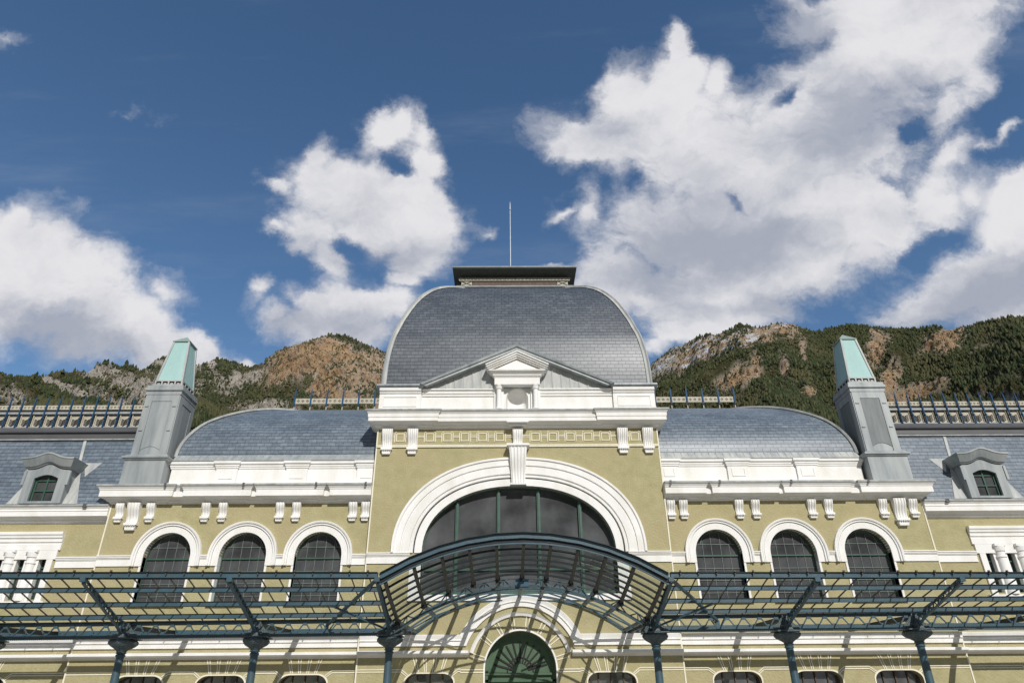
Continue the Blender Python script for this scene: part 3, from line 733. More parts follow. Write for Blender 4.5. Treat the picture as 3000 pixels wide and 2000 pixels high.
# --- chimneys
def chimney(sg):
    cx = sg*20.9
    C = empty('chimney', (cx, 1.1-8, 12.8), ST, label='tall zinc clad chimney left of the tower roof' if sg < 0 else 'tall zinc clad chimney right of the tower roof with a dark ribbed panel')
    c = cx
    b = PB(); b.box(c-1.13, c+1.13, -.08, 2.3, 12.7, 14.26); b.build('plinth', M['zinc'], C)
    b = PB(); b.plan([(c-1.1, 2.2), (c-1.1, -.05), (c+1.1, -.05), (c+1.1, 2.2)], [(-.05, 14.22), (.08, 14.25), (.14, 14.32), (.2, 14.36), (.2, 14.45), (.1, 14.5), (.02, 14.58), (-.1, 14.6)]); b.box(c-1.08, c+1.08, -.03, 2.2, 14.3, 14.58); b.build('plinth_moulding', M['zinc'], C)
    b = PB(); b.box(c-.98, c+.98, .1, 2.12, 14.58, 18.3)
    # raised frame strips on front and sides
    for u in (-.98, .58): b.box(c+u, c+u+.40, .05, .1, 14.6, 17.9)
    for sx in (-1, 1):
        xx = sorted((c+sx*.98, c+sx*1.03))
        b.box(*xx, .1, .5, 14.6, 17.9); b.box(*xx, 1.72, 2.12, 14.6, 17.9)
        b.box(*xx, .1, 2.12, 17.9, 18.3)
        for z in (16.05, 17.55): b.box(c+sx*.80-.1, c+sx*.80+.1, .0, .05, z, z+.06)
    b.box(c-.98, c+.98, .05, .1, 17.9, 18.3)
    b.build('shaft', M['zinc'], C)
    b = PB()
    pts = [(c-.56, 14.9)]+[(c-.56+1.12*i/10, 14.9+.22*math.sin(PI*i/10)) for i in range(1, 10)]+[(c+.56, 14.9), (c+.56, 17.88), (c-.56, 17.88)]
    b.plate(pts, [], .075, .099); 
    for sx in (-1, 1): b.box(*sorted((c+sx*.985, c+sx*1.0)), .52, 1.70, 14.7, 17.88)
    b.build('panel', M['zinc_dark'] if sg > 0 else M['zinc'], C)
    b = PB(); b.plan([(c-1.0, 2.12), (c-1.0, .08), (c+1.0, .08), (c+1.0, 2.12)], [(0, 18.3), (.05, 18.32), (.05, 18.5), (.02, 18.52), (.12, 18.58), (.12, 18.74), (.06, 18.78), (.06, 18.92), (-.1, 18.95)]); b.box(c-1.0, c+1.0, .1, 2.1, 18.3, 18.93); b.build('cap_moulding', M['zinc'], C)
    b = PB(); b.box(c-.84, c+.84, .25, 1.95, 18.93, 18.99); b.box(c-.84, c+.84, .25, 1.95, 19.28, 19.36)
    for i in range(5):
        u = -.78+i*.39
        for (px, py) in ((c+u, .27), (c+u, 1.93)): b.box(px-.045, px+.045, py-.02, py+.02, 18.99, 19.28)
        for sx in (-1, 1): b.box(c+sx*.82-.02, c+sx*.82+.02, 1.1+u*.98-.045, 1.1+u*.98+.045, 18.99, 19.28)
        if i < 4:
            b.box(c+u+.05, c+u+.34, .26, .28, 19.0, 19.1); 
            b.box(c+u+.12, c+u+.27, .26, .28, 19.1, 19.18)
    b.build('grille_frieze', M['zinc_light'], C)
    b = PB(); b.box(c-.76, c+.76, .33, 1.87, 18.95, 19.3); b.build('grille_core', M['black'], C)
    b = PB(); b.frust(c, 1.1, .77, .79, 19.37, .46, .50, 22.15); b.build('hood', M['verdigris'], C)
    b = PB()
    for sx in (-1, 1):
        for sy in (-1, 1): b.bar((c+sx*.76, 1.1+sy*.78, 19.37), (c+sx*.46, 1.1+sy*.50, 22.15), .11, .11, up=(0, 1, 0))
    b.build('hood_edge_trim', M['zinc_light'], C)
    b = PB(); b.box(c-.54, c+.54, 1.1-.58, 1.1+.58, 22.15, 22.2); b.frust(c, 1.1, .53, .57, 22.2, .02, .02, 22.75); b.build('hood_cap', M['greycap'], C)
M['greycap'] = noisy('grey_green_cap', (.20, .27, .25), (.27, .34, .31), 3., .6)
chimney(-1); chimney(1)

# --- wings: mansard, upper fascia, cresting
for sg in (-1, 1):
    r = PB(); x0, x1 = sorted((sg*20.0, sg*XE)); yb, yt, zb, zt = .36, 1.62, 11.88, 16.1
    a = math.hypot(yt-yb, zt-zb)
    for (ya, za, yc, zc, v0, v1) in ((yb, zb, yt, zt, 0, a),):
        r.uv[len(r.f)] = [(x0, v0), (x1, v0), (x1, v1), (x0, v1)]
        r.add([(x0, ya, za), (x1, ya, za), (x1, yc, zc), (x0, yc, zc)], [(0, 1, 2, 3)])
    r.box(x0, x1, 2.4, 13, 12, 16.9)
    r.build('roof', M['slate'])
    r = PB(); r.plan([(x0, 1.6), (x1, 1.6)], [(-.3, 16.04), (.06, 16.06), (.10, 16.14), (.04, 16.2), (-.1, 16.24), (-.12, 16.55), (.0, 16.58), (.02, 16.66), (-.25, 16.98), (-.9, 17.0)]); r.build('ridge_flashing', M['fascia'])
    r = PB(); r.plan([(x0, 1.52), (x1, 1.52)], [(-.02, 16.05), (.03, 16.06), (.04, 16.12), (-.02, 16.13)]); r.build('eaves_bead', M['zinc_light'])
    # dark board behind the frieze; black strips by the rails paint in their shade
    CR = empty('roof_cresting', (sg*28, 2.-8, 16.9), ST, label='ridge cresting of blue uprights and cream pierced panels on the left wing' if sg < 0 else 'ridge cresting of blue uprights and cream pierced panels on the right wing')
    r = PB(); x0, x1 = sorted((sg*21.2, sg*XE)); r.box(x0, x1, 2.21, 2.4, 16.995, 18.065); r.box(x0, x1, 2.05, 2.3, 18.07, 18.2); r.box(x0, x1, 1.9, 2.3, 16.86, 16.99); r.build('backing_and_shade_strips', M['black'], CR)
    r = PB(); r.box(x0, x1, 2.02, 2.25, 17.0, 17.10); r.box(x0, x1, 2.0, 2.28, 17.93, 18.06); r.build('rail', M['zinc_mid'], CR)
    nP = 18; sp = .755
    tile = PB(); X = sg*22.5
    tile.box(X-.27, X+.27, 2.16, 2.2, 17.12, 17.88)
    tile.box(X-.33, X-.27, 2.10, 2.2, 17.1, 17.93); tile.box(X+.27, X+.33, 2.10, 2.2, 17.1, 17.93)
    tile.build('frieze_panel', M['cream'], CR)
    p0 = bpy.data.objects[-1] if False else [o for o in bpy.data.objects if o.parent == CR and o.name.startswith('frieze_panel')][0]
    orn = PB(); lean = .16
    orn.bar((X-.02, 2.15, 17.16), (X+.04, 2.15, 17.62), .02, .03, up=(1, 0, 0))
    for i in range(5):
        z = 17.2+i*.085
        orn.bar((X+.0, 2.15, z), (X+.19, 2.15, z+.13), .02, .042, up=(1, 0, -1)); orn.bar((X-.0, 2.15, z), (X-.19, 2.15, z+.09), .02, .042, up=(1, 0, 1))
    orn.build('leaf_ornament', M['black'], CR)
    o0 = [o for o in bpy.data.objects if o.parent == CR and o.name.startswith('leaf_ornament')][0]
    ub = PB()
    y = 2.05
    cx0 = X
    # pierced upper rail of one bay: real round holes
    holes = [[(cx0+dx+.07*math.cos(2*PI*k/10), 18.37+.07*math.sin(2*PI*k/10)) for k in range(10)] for dx in (-.22, 0, .22)]
    ub.plate([(cx0-.36, 18.24), (cx0+.36, 18.24), (cx0+.36, 18.52), (cx0-.36, 18.52)], holes, y, y+.04)
    for dx in (-.22, 0, .22):
        for k in range(2): 
            a = PI/4+k*PI/2; ub.bar((cx0+dx-.07*math.cos(a), y+.02, 18.37-.07*math.sin(a)), (cx0+dx+.07*math.cos(a), y+.02, 18.37+.07*math.sin(a)), .02, .02)
    ub.build('pierced_panel', M['cream'], CR)
    u0 = [o for o in bpy.data.objects if o.parent == CR and o.name.startswith('pierced_panel')][0]
    pb = PB(); px = X-sp/2*sg
    pb.box(px-.028, px+.028, 1.90, 1.98, 16.80, 18.8); pb.box(px-.04, px+.04, 1.86, 2.02, 17.55, 17.62); pb.frust(px, 1.94, .028, .04, 18.8, .006, .006, 19.12)
    pb.bar((px, 1.94, 17.0), (px, 2.2, 17.0), .04, .04); pb.bar((px, 1.94, 18.0), (px, 2.2, 18.0), .04, .04)
    pb.build('upright', M['bluerod'], CR)
    q0 = [o for o in bpy.data.objects if o.parent == CR and o.name.startswith('upright')][0]
    for i in range(1, nP):
        for o in (p0, o0, u0, q0): dup(o, CR, sg*sp*i)
    # ridge rail of the pavilion roof
    CR2 = empty('ridge_rail', (sg*12, 0, 19.6), ST)
    y = 8.
    for i in range(7):
        x = sg*(15.75-i*1.14)
        b = PB(); b.box(x-.03, x+.03, y-.03, y+.03, 19.55, 21.15); b.build('stanchion', M['cream'], CR2)
        b = PB(); b.box(x-.05, x+.05, y-.13, y-.05, 20.95, 22.0); b.frust(x, y-.09, .05, .04, 22.0, .01, .01, 22.25); b.build('upright', M['bluerod'], CR2)
        cx0 = x-sg*.57
        holes = [[(cx0+dx+.10*math.cos(2*PI*k/10), 21.33+.10*math.sin(2*PI*k/10)) for k in range(10)] for dx in (-.33, 0, .33)]
        b = PB(); b.plate([(cx0-.54, 21.12), (cx0+.54, 21.12), (cx0+.54, 21.54), (cx0-.54, 21.54)], holes, y-.03, y+.02)
        for dx in (-.33, 0, .33):
            for k in range(2):
                a = PI/4+k*PI/2; b.bar((cx0+dx-.1*math.cos(a), y, 21.33-.1*math.sin(a)), (cx0+dx+.1*math.cos(a), y, 21.33+.1*math.sin(a)), .03, .03)
        b.build('pierced_panel', M['cream'], CR2)

    # --- dormer
    cx = sg*26.2
    Dm = empty('dormer', (cx, .1-8, 11.9), ST, label='zinc dormer window with a curved hood on the left wing' if sg < 0 else 'zinc dormer window with a curved hood on the right wing')
    c = cx
    op = [(c-.66, 12.0)]+[(c-.66+1.32*i/10, 13.28+.20*math.sin(PI*i/10)) for i in range(11)]+[(c+.66, 12.0)]
    face = [(c-1.15, 11.88), (c+1.15, 11.88), (c+1.15, 13.75)]+[(c+1.15-2.3*i/12, 13.75+.32*math.exp(-((i-6)/2.6)**2)) for i in range(1, 12)]+[(c-1.15, 13.75)]
    b = PB(); b.plate(face, [op], .06, .18)
    b.box(c-1.28, c-1.15, .0, .12, 12.9, 13.7); b.box(c+1.15, c+1.28, .0, .12, 12.9, 13.7)
    for sx in (-1, 1):
        b.add([(c+sx*1.12, .18, 11.9), (c+sx*1.12, .18, 13.8), (c+sx*1.12, 1.1, 13.8), (c+sx*1.12, 1.0, 13.5), (c+sx*1.12, .40, 11.9)], [(0, 1, 2, 3, 4)])
    b.build('dormer_front', M['zinc'], Dm)
    b = PB(); N = 24; top = []; bot = []
    for i in range(N+1):
        u = -1.48+2.96*i/N; zz = .30*math.exp(-(u/.62)**2)
        top.append((c+u, 14.10+zz+.26)); bot.append((c+u*.84, 13.80+zz))
    b.band(bot, top, [(0, 1.1), (0, .0), (.12, -.04), (.15, -.1), (.8, -.32), (.85, -.36), (1, -.36), (1, 1.4)])
    b.build('dormer_hood', M['zinc'], Dm)
    b = PB(); b.box(c-.7, c+.7, .335, .345, 12, 13.5); b.build('glass', M['glass'], Dm)
    b = PB()
    for x in (-.6, 0, .6): b.box(c+x-.04, c+x+.04, .26, .33, 12, 13.5)
    for z in (12.04, 12.62, 13.2): b.box(c-.6, c+.6, .265, .325, z-.03, z+.03)
    b.build('frame', M['green'], Dm)
    b = PB(); 
    for sx in (-1, 1):
        op2 = [(c+sx*.66, .18, 12), (c+sx*.66, .7, 12), (c+sx*.66, .7, 13.3), (c+sx*.66, .18, 13.3)]; b.add(op2, [(0, 1, 2, 3)])
    b.add([(c-.66, .18, 12), (c+.66, .18, 12), (c+.66, .7, 12), (c-.66, .7, 12)], [(0, 1, 2, 3)])
    b.add([(c-.66, .18, 13.5), (c+.66, .18, 13.5), (c+.66, .7, 13.5), (c-.66, .7, 13.5)], [(0, 1, 2, 3)])
    b.build('reveal', M['green'], Dm)
    # pale valley flashings lying on the slates
    def onroof(x, z, e=.03): return (x, yb+(z-zb)*(yt-yb)/(zt-zb)-e, z)
    for sx in (-1, 1):
        b = PB()
        b.add([onroof(c+sx*1.1, 11.92), onroof(c+sx*1.95, 11.92), onroof(c+sx*1.25, 13.9), onroof(c+sx*1.1, 13.9)], [(0, 1, 2, 3)])
        b.build('valley_flashing', M['zinc_light'], Dm)
        b = PB()
        b.add([onroof(c+sx*1.2, 14.5, .02), onroof(c+sx*2.2, 14.5, .02), onroof(c+sx*1.6, 13.6, .02)], [(0, 1, 2)])
        b.build('valley_flashing', M['zinc_light'], Dm)
    p, q = Vector(onroof(c-sg*.9, 14.55)), Vector(onroof(c-sg*.55, 16.0)); b = PB(); b.bar(p, q, .16, .03, up=(0, -1, .3))
    b.build('ridge_strip', M['zinc_light'], Dm)

# back body of the building so that nothing is hollow from the side
b = PB()
b.box(-XE, -XT, 13.2, 15.0, 0, 11.5); b.box(XT, XE, 13.2, 15, 0, 11.5); b.build('rear_wall', M['plaster'])
b = PB(); b.box(-XE, XE, 1.2, 13, 5.6, 5.9); b.build('floor_slab', M['black'])

# ================================================================== CANOPY
CN = empty('station_canopy', (0, -6, 0), label='dark blue iron entrance canopy of open bars with an arched middle on slender columns', category='canopy')
def shear(x, y, z):
    if y <= -6: k = -.006+(min(max(y, -10.2), -6)+10)/4*.011
    else: k = .005*max(0, -y)/6
    return (x, y+6, z+x*k*min(1, max(0, z/4)))
class CB(MB):
    def build(s, name, mat, parent=CN, **kw): return super().build(name, mat, parent, xf=shear, **kw)
CX = [5.55, 11.1, 16.6, 22.15, 27.7, 33.2]
ZF, ZCOL = 6.12, 4.55
def zs(y):
    t = max(0., (y+10)/4) if y < -6 else 1
    return ZF+.02+(5.12-ZF)*t**.92 if y <= -6 else 5.15+(y+6)/6*.10
for sg in (-1, 1):
    xa, xb = sorted((sg*5.55, sg*34.5))
    b = CB(); b.box(xa, xb, -10.12, -10.0, ZF, ZF+.17); b.build('front_beam', M['iron']); b = CB(); b.box(xa, xb, -10.17, -9.9, ZF+.171, ZF+.20); b.box(xa, xb, -10.0, -9.94, ZF-.03, ZF+.16); b.build('glazing_strip_and_shade', M['irondark'])  # near-black strips stand for the shade above and behind the beam
    for y, z in ((-9.0, 5.82), (-8.0, 5.47), (-7.0, 5.17)):
        b = CB(); b.box(xa, xb, y-.035, y+.035, z-.01, z+.14); b.build('purlin', M['iron']); b = CB(); b.box(xa, xb, y-.07, y+.07, z+.141, z+.158); b.box(xa, xb, y-.03, y+.05, z-.022, z-.011); b.build('purlin_flange_and_shade', M['irondark'])  # dark flange; the thin strip underneath is painted shade
    # lattice girder on the columns
    b = CB(); b.box(xa, xb, -6.1, -5.9, 4.56, 4.59); b.box(xa, xb, -6.03, -5.97, 4.59, 4.72)
    b.box(xa, xb, -6.03, -5.97, 5.08, 5.17)
    x = xa; k = 0
    while x < xb-.3:
        b.bar((x, -6, 4.66 if k % 2 == 0 else 5.12), (x+.347, -6, 5.12 if k % 2 == 0 else 4.66), .045, .05, up=(0, 1, 0))
        if k % 2 == 0: b.box(x-.07, x+.07, -6.035, -5.965, 4.72, 4.80)
        else: b.box(x-.09, x+.09, -6.04, -5.96, 4.99, 5.08)
        x += .347; k += 1
    b.build('lattice_girder', M['iron'])
    b = CB(); b.box(xa, xb, -6.16, -5.84, 5.171, 5.21); b.box(xa, xb, -5.97, -5.84, 5.07, 5.17); b.build('girder_flange_and_shade', M['irondark'])  # dark top flange and back strip paint shade onto the girder
    b = CB()
    i = 0; x = xa
    while x < xb: b.box(x-.012, x+.012, -6.115, -6.09, 4.53, 4.56); x += .085
    b.build('girder_beading', M['iron'])
    # rear: mid purlin, wall plate
    b = CB(); b.box(xa, xb, -1.66, -1.56, 5.0, 5.27); b.build('rear_beam', M['iron'])
    b = CB(); b.box(xa, xb, -.12, -.02, 5.14, 5.28); b.build('wall_plate', M['iron'])
    # glazing bars
    i = 0
    x = 5.9
    rear = CB()
    while x < 34.3:
        if all(abs(x-c) > .1 for c in CX):
            b = CB(); pts = [(sg*x, y, zs(y)+.10) for y in (-10.22, -9.6, -9.0, -8.5, -8, -7.5, -7, -6.5, -6.0)]
            if x < 31: 
                b.path(pts, .032, .045); b.box(sg*x-.03, sg*x+.03, -10.24, -10.16, ZF+.19, ZF+.25); b.build('glazing_bar', M['ribpaint'])
            if int(x/.69) % 2: rear.bar((sg*x, -.35, 5.22), (sg*x, -.05, 5.26), .03, .05)
        x += .69
    rear.build('wall_hook', M['iron'], kind='stuff')
    for c in CX:
        x = sg*c
        K = empty('column', (x, 0, 0), CN)
        class KB(MB):
            def build(s, name, mat, parent=K, **kw):
                s.v = [(a-x, b2, z) for a, b2, z in [shear(*p) for p in s.v]]
                return MB.build(s, name, mat, K, **kw)
        b = KB(); b.lathe(x, -6, [(.28, 0), (.28, .5), (.22, .6), (.22, .8), (.175, .9), (.155, 3.5), (.155, 3.86), (.19, 3.88), (.19, 3.93), (.16, 3.96), (.16, 3.98), (.2, 4.0), (.2, 4.04)], 18); b.build('shaft', M['iron'], smooth=True)
        b = KB(); nn = 24; prof = [(.17, 4.04), (.21, 4.10), (.30, 4.17), (.44, 4.25), (.52, 4.33), (.54, 4.41), (.50, 4.47), (.46, 4.50)]
        vs = []; fs = []
        for r_, z in prof:
            for q in range(nn):
                a = 2*PI*q/nn; rr = r_*(1+.10*math.cos(8*a)*(r_ > .25))*(.93+.10*abs(math.cos(2*a+PI/2))) ; vs.append((x+rr*math.cos(a), -6+rr*math.sin(a), z))
        for i in range(len(prof)-1):
            for q in range(nn): fs.append((i*nn+q, i*nn+(q+1) % nn, (i+1)*nn+(q+1) % nn, (i+1)*nn+q))
        fs.append(tuple((len(prof)-1)*nn+q for q in range(nn))); b.add(vs, fs)
        b.box(x-.52, x+.52, -6.45, -5.55, 4.5, 4.55)
        b.build('capital', M['ironcap'])
        b = KB()
        for d in (-1, 1):       # ornate side brackets between capital and girder
            b.plate([(x+d*.05, 4.56), (x+d*.62, 4.56), (x+d*.50, 4.72), (x+d*.30, 4.86), (x+d*.12, 5.1), (x+d*.05, 5.1)], [[(x+d*.16+.05*math.cos(q), 4.72+.05*math.sin(q)) for q in [2*PI*j/8 for j in range(8)]]], -6.09, -6.04)
        b.box(x-.12, x+.12, -6.14, -5.86, 4.55, 5.14)
        b.frust(x, -6.28, .16, .14, 4.56, .06, .06, 4.95)
        b.build('console', M['ironcap'])
        # cantilever rafter: lattice
        b = CB(); z0a, z0b = 4.72, ZF-.02; y0, y1 = -6.1, -10.0
        b.path([(x, y0, z0a-.12), (x, -6.9, 4.93), (x, -8, 5.28), (x, y1, z0b-.16)], .13, .035)
        b.path([(x, y0, 5.12), (x, -7, 5.2), (x, -8, 5.50), (x, y1, z0b+.02)], .13, .035)
        ys = np.linspace(y0, y1, 19)
        def lo(y): return np.interp(-y, [6.1, 6.9, 8, 10], [z0a-.12, 4.93, 5.28, z0b-.16])
        def hi(y): return np.interp(-y, [6.1, 7, 8, 10], [5.12, 5.2, 5.5, z0b+.02])
        for i in range(18):
            p = (x, ys[i], float(lo(ys[i]) if i % 2 else hi(ys[i]))); q = (x, ys[i+1], float(hi(ys[i+1]) if i % 2 else lo(ys[i+1])))
            b.bar(p, q, .03, .04, up=(1, 0, 0))
        b.box(x-.10, x+.10, -10.13, -9.9, ZF-.14, ZF+.02)
        b.build('rafter', M['iron'])
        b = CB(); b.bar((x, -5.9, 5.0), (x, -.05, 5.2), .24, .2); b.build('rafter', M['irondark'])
    b = CB(); b.bar((sg*5.62, -9.95, 6.05), (sg*8.25, -6.0, 4.98), .11, .1); b.build('corner_brace', M['iron'])
    b = CB(); b.bar((sg*5.6, -6.0, 4.75), (sg*7.6, -8.0, 5.42), .06, .07); b.build('corner_brace', M['iron'])
    b = CB(); b.bar((sg*8.25, -6.0, 4.98), (sg*8.25, -6.0, 4.62), .16, .1); b.bar((sg*7.95, -6.02, 5.04), (sg*8.25, -6.02, 4.6), .05, .05); b.bar((sg*8.55, -6.02, 5.04), (sg*8.25, -6.02, 4.6), .05, .05); b.build('girder_bracket', M['iron'])
# arched middle
def zf(x): return 7.58-(10.5-math.sqrt(10.5**2-x*x))
def zt_(x): return 6.77-(8.9-math.sqrt(8.9**2-x*x))
def zb_(x): return 6.37-(8.9-math.sqrt(8.9**2-x*x))*.97
def zw(x): return 6.95-(9.2-math.sqrt(9.2**2-x*x))
def zm(x, y):
    if y <= -6: t = max(0., (y+10)/4)**.85; return zf(x)-.12+(zt_(x)+.06-zf(x)+.12)*t
    t = (y+6)/6; return zt_(x)+.06+(zw(x)-zt_(x)-.06)*t
XS = [-5.45+10.9*i/40 for i in range(41)]
seg = [-5.45+10.9*i/10 for i in range(11)]
b = CB(); b.path([(x, -10.12, zf(x)+.10) for x in seg], .07, .19, up=(0, 0, 1)); b.build('arched_gutter', M['iron'])
b = CB(); b.path([(x, -10.14, zf(x)+.21) for x in seg], .24, .025); b.path([(x, -10.0, zf(x)-.06) for x in XS], .12, .17); b.build('arched_gutter_shade', M['irondark'])  # dark band fills the gap below the gutter in place of its shade
b = CB(); b.path([(x, -10.02, zf(x)-.17) for x in XS], .08, .07); b.build('arched_front_beam', M['iron'])
b = CB(); b.path([(x, -6, zt_(x)) for x in XS], .14, .04); b.path([(x, -6, zb_(x)) for x in XS], .16, .06)
b.path([(x, -6, zb_(x)+.05) for x in XS], .03, .08)
for i in range(26):
    xa, xb = -5.3+10.6*i/26, -5.3+10.6*(i+1)/26
    b.bar((xa, -6, zt_(xa) if i % 2 else zb_(xa)), (xb, -6, zb_(xb) if i % 2 else zt_(xb)), .05, .065, up=(0, 1, 0))
    if i % 2: b.bar((xa, -6, zt_(xa)), (xa, -6, zb_(xa)), .035, .05, up=(0, 1, 0))
b.build('arched_lattice_girder', M['iron'])
for y in (-9.4, -8.8, -8.2, -7.6, -7.0, -6.4):
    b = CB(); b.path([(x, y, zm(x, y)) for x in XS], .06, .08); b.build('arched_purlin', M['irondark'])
for y in (-4., -2., -.12):
    b = CB(); b.path([(x, y, zm(x, y)) for x in XS], .06, .08); b.build('arched_purlin', M['iron'])
for i in range(-5, 6):
    x = i*1.05
    b = CB(); b.path([(x, y, zm(x, y)-.06) for y in (-9.95, -9, -8, -7, -6.05)], .12, .12); b.build('rib', M['ribpaint'])
    b = CB(); b.box(x-.10, x+.10, -6.26, -6.06, zt_(x)-.14, zt_(x)+.10); b.build('rib_shoe', M['irondark'])
    b = CB(); b.path([(x, y, zm(x, y)-.06) for y in (-6.0, -4, -2, -.05)], .17, .13); b.build('rear_rib', M['iron'])
b = CB()
for sg in (-1, 1):
    b.path([(sg*x, y, zm(sg*x, y)-.25) for x, y in ((5.3, -3.4), (4., -2.6), (3.0, -1.9), (1.9, -1.1), (.9, -.4))], .05, .06)
    b.path([(sg*x, y, zm(sg*x, y)-.25) for x, y in ((1.3, -3.4), (2.3, -2.6), (3.3, -1.9), (4.2, -1.3), (5.2, -.5))], .05, .06)
b.build('wind_brace', M['iron'])
b = CB(); b.plate([(-.28, 6.42), (.28, 6.42), (.28, 6.74), (-.28, 6.74)], [], -6.12, -6.07); b.build('crown_plate', M['plateblue'])
b = CB(); vs = []; fs = []
ysg = [-9.9, -9, -8, -7, -6.1]
for y in ysg:
    for x in XS: vs.append((x, y, zm(x, y)+.05))
nx = len(XS)
for i in range(len(ysg)-1):
    for j in range(nx-1): fs.append((i*nx+j, i*nx+j+1, (i+1)*nx+j+1, (i+1)*nx+j))
b.add(vs, fs); b.build('roof_glass', M['clear'])

# ================================================================== GROUND
b = MB(); b.add([(-6000, -6000, 0), (6000, -6000, 0), (6000, 6000, 0), (-6000, 6000, 0)], [(0, 1, 2, 3)]); b.build('ground', M['ground'], kind='structure')

# ================================================================== MOUNTAINS
def hash3(ix, iy, iz, seed):
    h = (ix*374761393+iy*668265263+iz*2147483647+seed*974634777) & 0xffffffff
    h = ((h ^ (h >> 13))*1274126177) & 0xffffffff
    return ((h ^ (h >> 16)) & 0xffff)/65535.
def vnoise(x, y, z, seed=0):
    xi, yi, zi = np.floor(x).astype(np.int64), np.floor(y).astype(np.int64), np.floor(z).astype(np.int64)
    fx, fy, fz = x-xi, y-yi, z-zi; u, v, w_ = [t*t*t*(t*(t*6-15)+10) for t in (fx, fy, fz)]
    r = 0
    for a in (0, 1):
        for b_ in (0, 1):
            for c in (0, 1):
                r = r+hash3(xi+a, yi+b_, zi+c, seed)*(u if a else 1-u)*(v if b_ else 1-v)*(w_ if c else 1-w_)
    return r
def fbm(x, y, z, oct=5, seed=0, gain=.5, ridged=False):
    s, a, t = 0, 1., 0
    for i in range(oct):
        n_ = vnoise(x*2**i, y*2**i, z*2**i, seed+i)
        if ridged: n_ = 1-abs(2*n_-1)
        s = s+a*n_; t += a; a *= gain
    return s/t
SIL = [(-500, 830), (-200, 850), (0, 862), (60, 873), (95, 864), (150, 856), (200, 850), (250, 843), (300, 855), (330, 852), (352, 830), (372, 822), (400, 823), (455, 840), (490, 823), (520, 832), (560, 846), (603, 849), (620, 820), (660, 800), (700, 787), (740, 772), (790, 769), (830, 786), (885, 811), (930, 850), (1000, 880), (1150, 910), (1350, 890), (1450, 862), (1490, 842), (1520, 816), (1560, 795), (1600, 775), (1650, 769), (1700, 744), (1740, 752), (1790, 742), (1825, 745), (1870, 764), (1920, 752), (1960, 748), (2000, 751), (2060, 757), (2110, 757), (2150, 749), (2180, 758), (2230, 750), (2280, 738), (2320, 728), (2352, 731), (2500, 700), (2900, 680)]
def dray(x, y):
    d = FV*1568.+RV*(x-1176)+UV*(784-y); return d
sa, se = [], []
for x, y in SIL:
    d = dray(x, y); sa.append(math.atan2(d[0], d[1])); se.append(math.atan2(d[2], math.hypot(d[0], d[1])))
def dpix(X, Y, Z):
    vx, vy, vz = X-CAM[0], Y-CAM[1], Z-CAM[2]
    w_ = vx*FV[0]+vy*FV[1]+vz*FV[2]
    return 1176+1568*(vx*RV[0]+vy*RV[1]+vz*RV[2])/w_, 784-1568*(vx*UV[0]+vy*UV[1]+vz*UV[2])/w_, w_
# patches of bare ground: cx, cy, rx, ry, angle, kind (0 pale limestone, 1 tan/orange, 2 brown), strength
PATCH = [(128, 881, 48, 6, -28, 0, 1.35), (200, 902, 45, 8, -14, 0, 1.35), (242, 856, 54, 17, -12, 0, 1.4), (288, 874, 54, 20, -22, 0, 1.35), (320, 893, 40, 26, 0, 0, 1.3), (268, 925, 30, 9, -10, 0, 1.35), (28, 907, 32, 17, -10, 0, 1.35),
         (366, 834, 20, 14, 0, 0, 1.1), (345, 853, 20, 8, 20, 0, .7), (482, 831, 20, 9, -30, 0, 1.1), (540, 868, 18, 20, 0, 0, .8), (578, 868, 30, 8, 18, 0, 1), (600, 855, 38, 7, 8, 2, 1), (455, 893, 16, 16, 0, 0, .7),
         (715, 828, 95, 38, 8, 1, 1.15), (752, 885, 32, 40, 0, 1, 1.3), (690, 805, 60, 22, 20, 1, 1.), (800, 860, 75, 60, 0, 1, .8), (850, 830, 50, 30, -35, 1, .7), (405, 850, 60, 20, 10, 0, .6), (500, 880, 40, 24, 0, 0, .55), (340, 915, 40, 18, 0, 0, .9), (655, 835, 50, 34, 30, 1, 1.1), (790, 915, 70, 25, 0, 1, .8), (600, 936, 62, 13, 0, 0, 1.1), (530, 905, 22, 8, 0, 0, .4),
         (1555, 822, 110, 26, 26, 1, .85), (1640, 800, 90, 18, 24, 1, .9), (1690, 872, 48, 25, 20, 1, 1.1), (1738, 838, 12, 22, 0, 1, .9), (1795, 754, 34, 16, -8, 1, 1.), (1740, 770, 80, 16, 12, 1, .8), (1545, 800, 60, 12, 30, 0, .7),
         (1800, 840, 10, 26, 10, 1, .8), (1843, 800, 9, 26, 0, 1, .7), (1858, 900, 14, 10, 0, 1, 1), (2012, 815, 22, 45, -18, 1, 1.1), (2042, 860, 22, 40, -20, 1, 1.05), (2020, 768, 26, 9, -30, 1, .8), (2172, 784, 42, 22, 12, 1, 1.15), (2095, 905, 60, 14, 18, 1, .9), (2160, 872, 16, 9, 0, 1, .8), (2290, 914, 62, 8, -4, 0, 1.1), (2250, 800, 60, 6, 15, 1, .5), (2300, 860, 40, 8, 0, 1, .35), (1512, 850, 40, 12, 30, 0, .8)]
def bare(px, py, nz):
    tot = np.zeros_like(px); kinds = np.zeros((3,)+px.shape)
    for cx, cy, rx, ry, an, k, st in PATCH:
        a = R(an); dx, dy = px-cx, -(py-cy)
        u = (dx*math.cos(a)+dy*math.sin(a))/(rx*1.12); v = (-dx*math.sin(a)+dy*math.cos(a))/(ry*1.12)
        m = np.clip(1.45-np.sqrt(u*u+v*v)+(nz-.5)*1.8, 0, 1)*st
        tot = np.maximum(tot, m); kinds[k] = np.maximum(kinds[k], m)
    return tot, kinds
az = np.radians(np.arange(-47, 48.001, .085)); NA = len(az)
tt = np.concatenate([np.linspace(0, 1, 230), 1+np.linspace(.01, .5, 16)]); NT = len(tt)
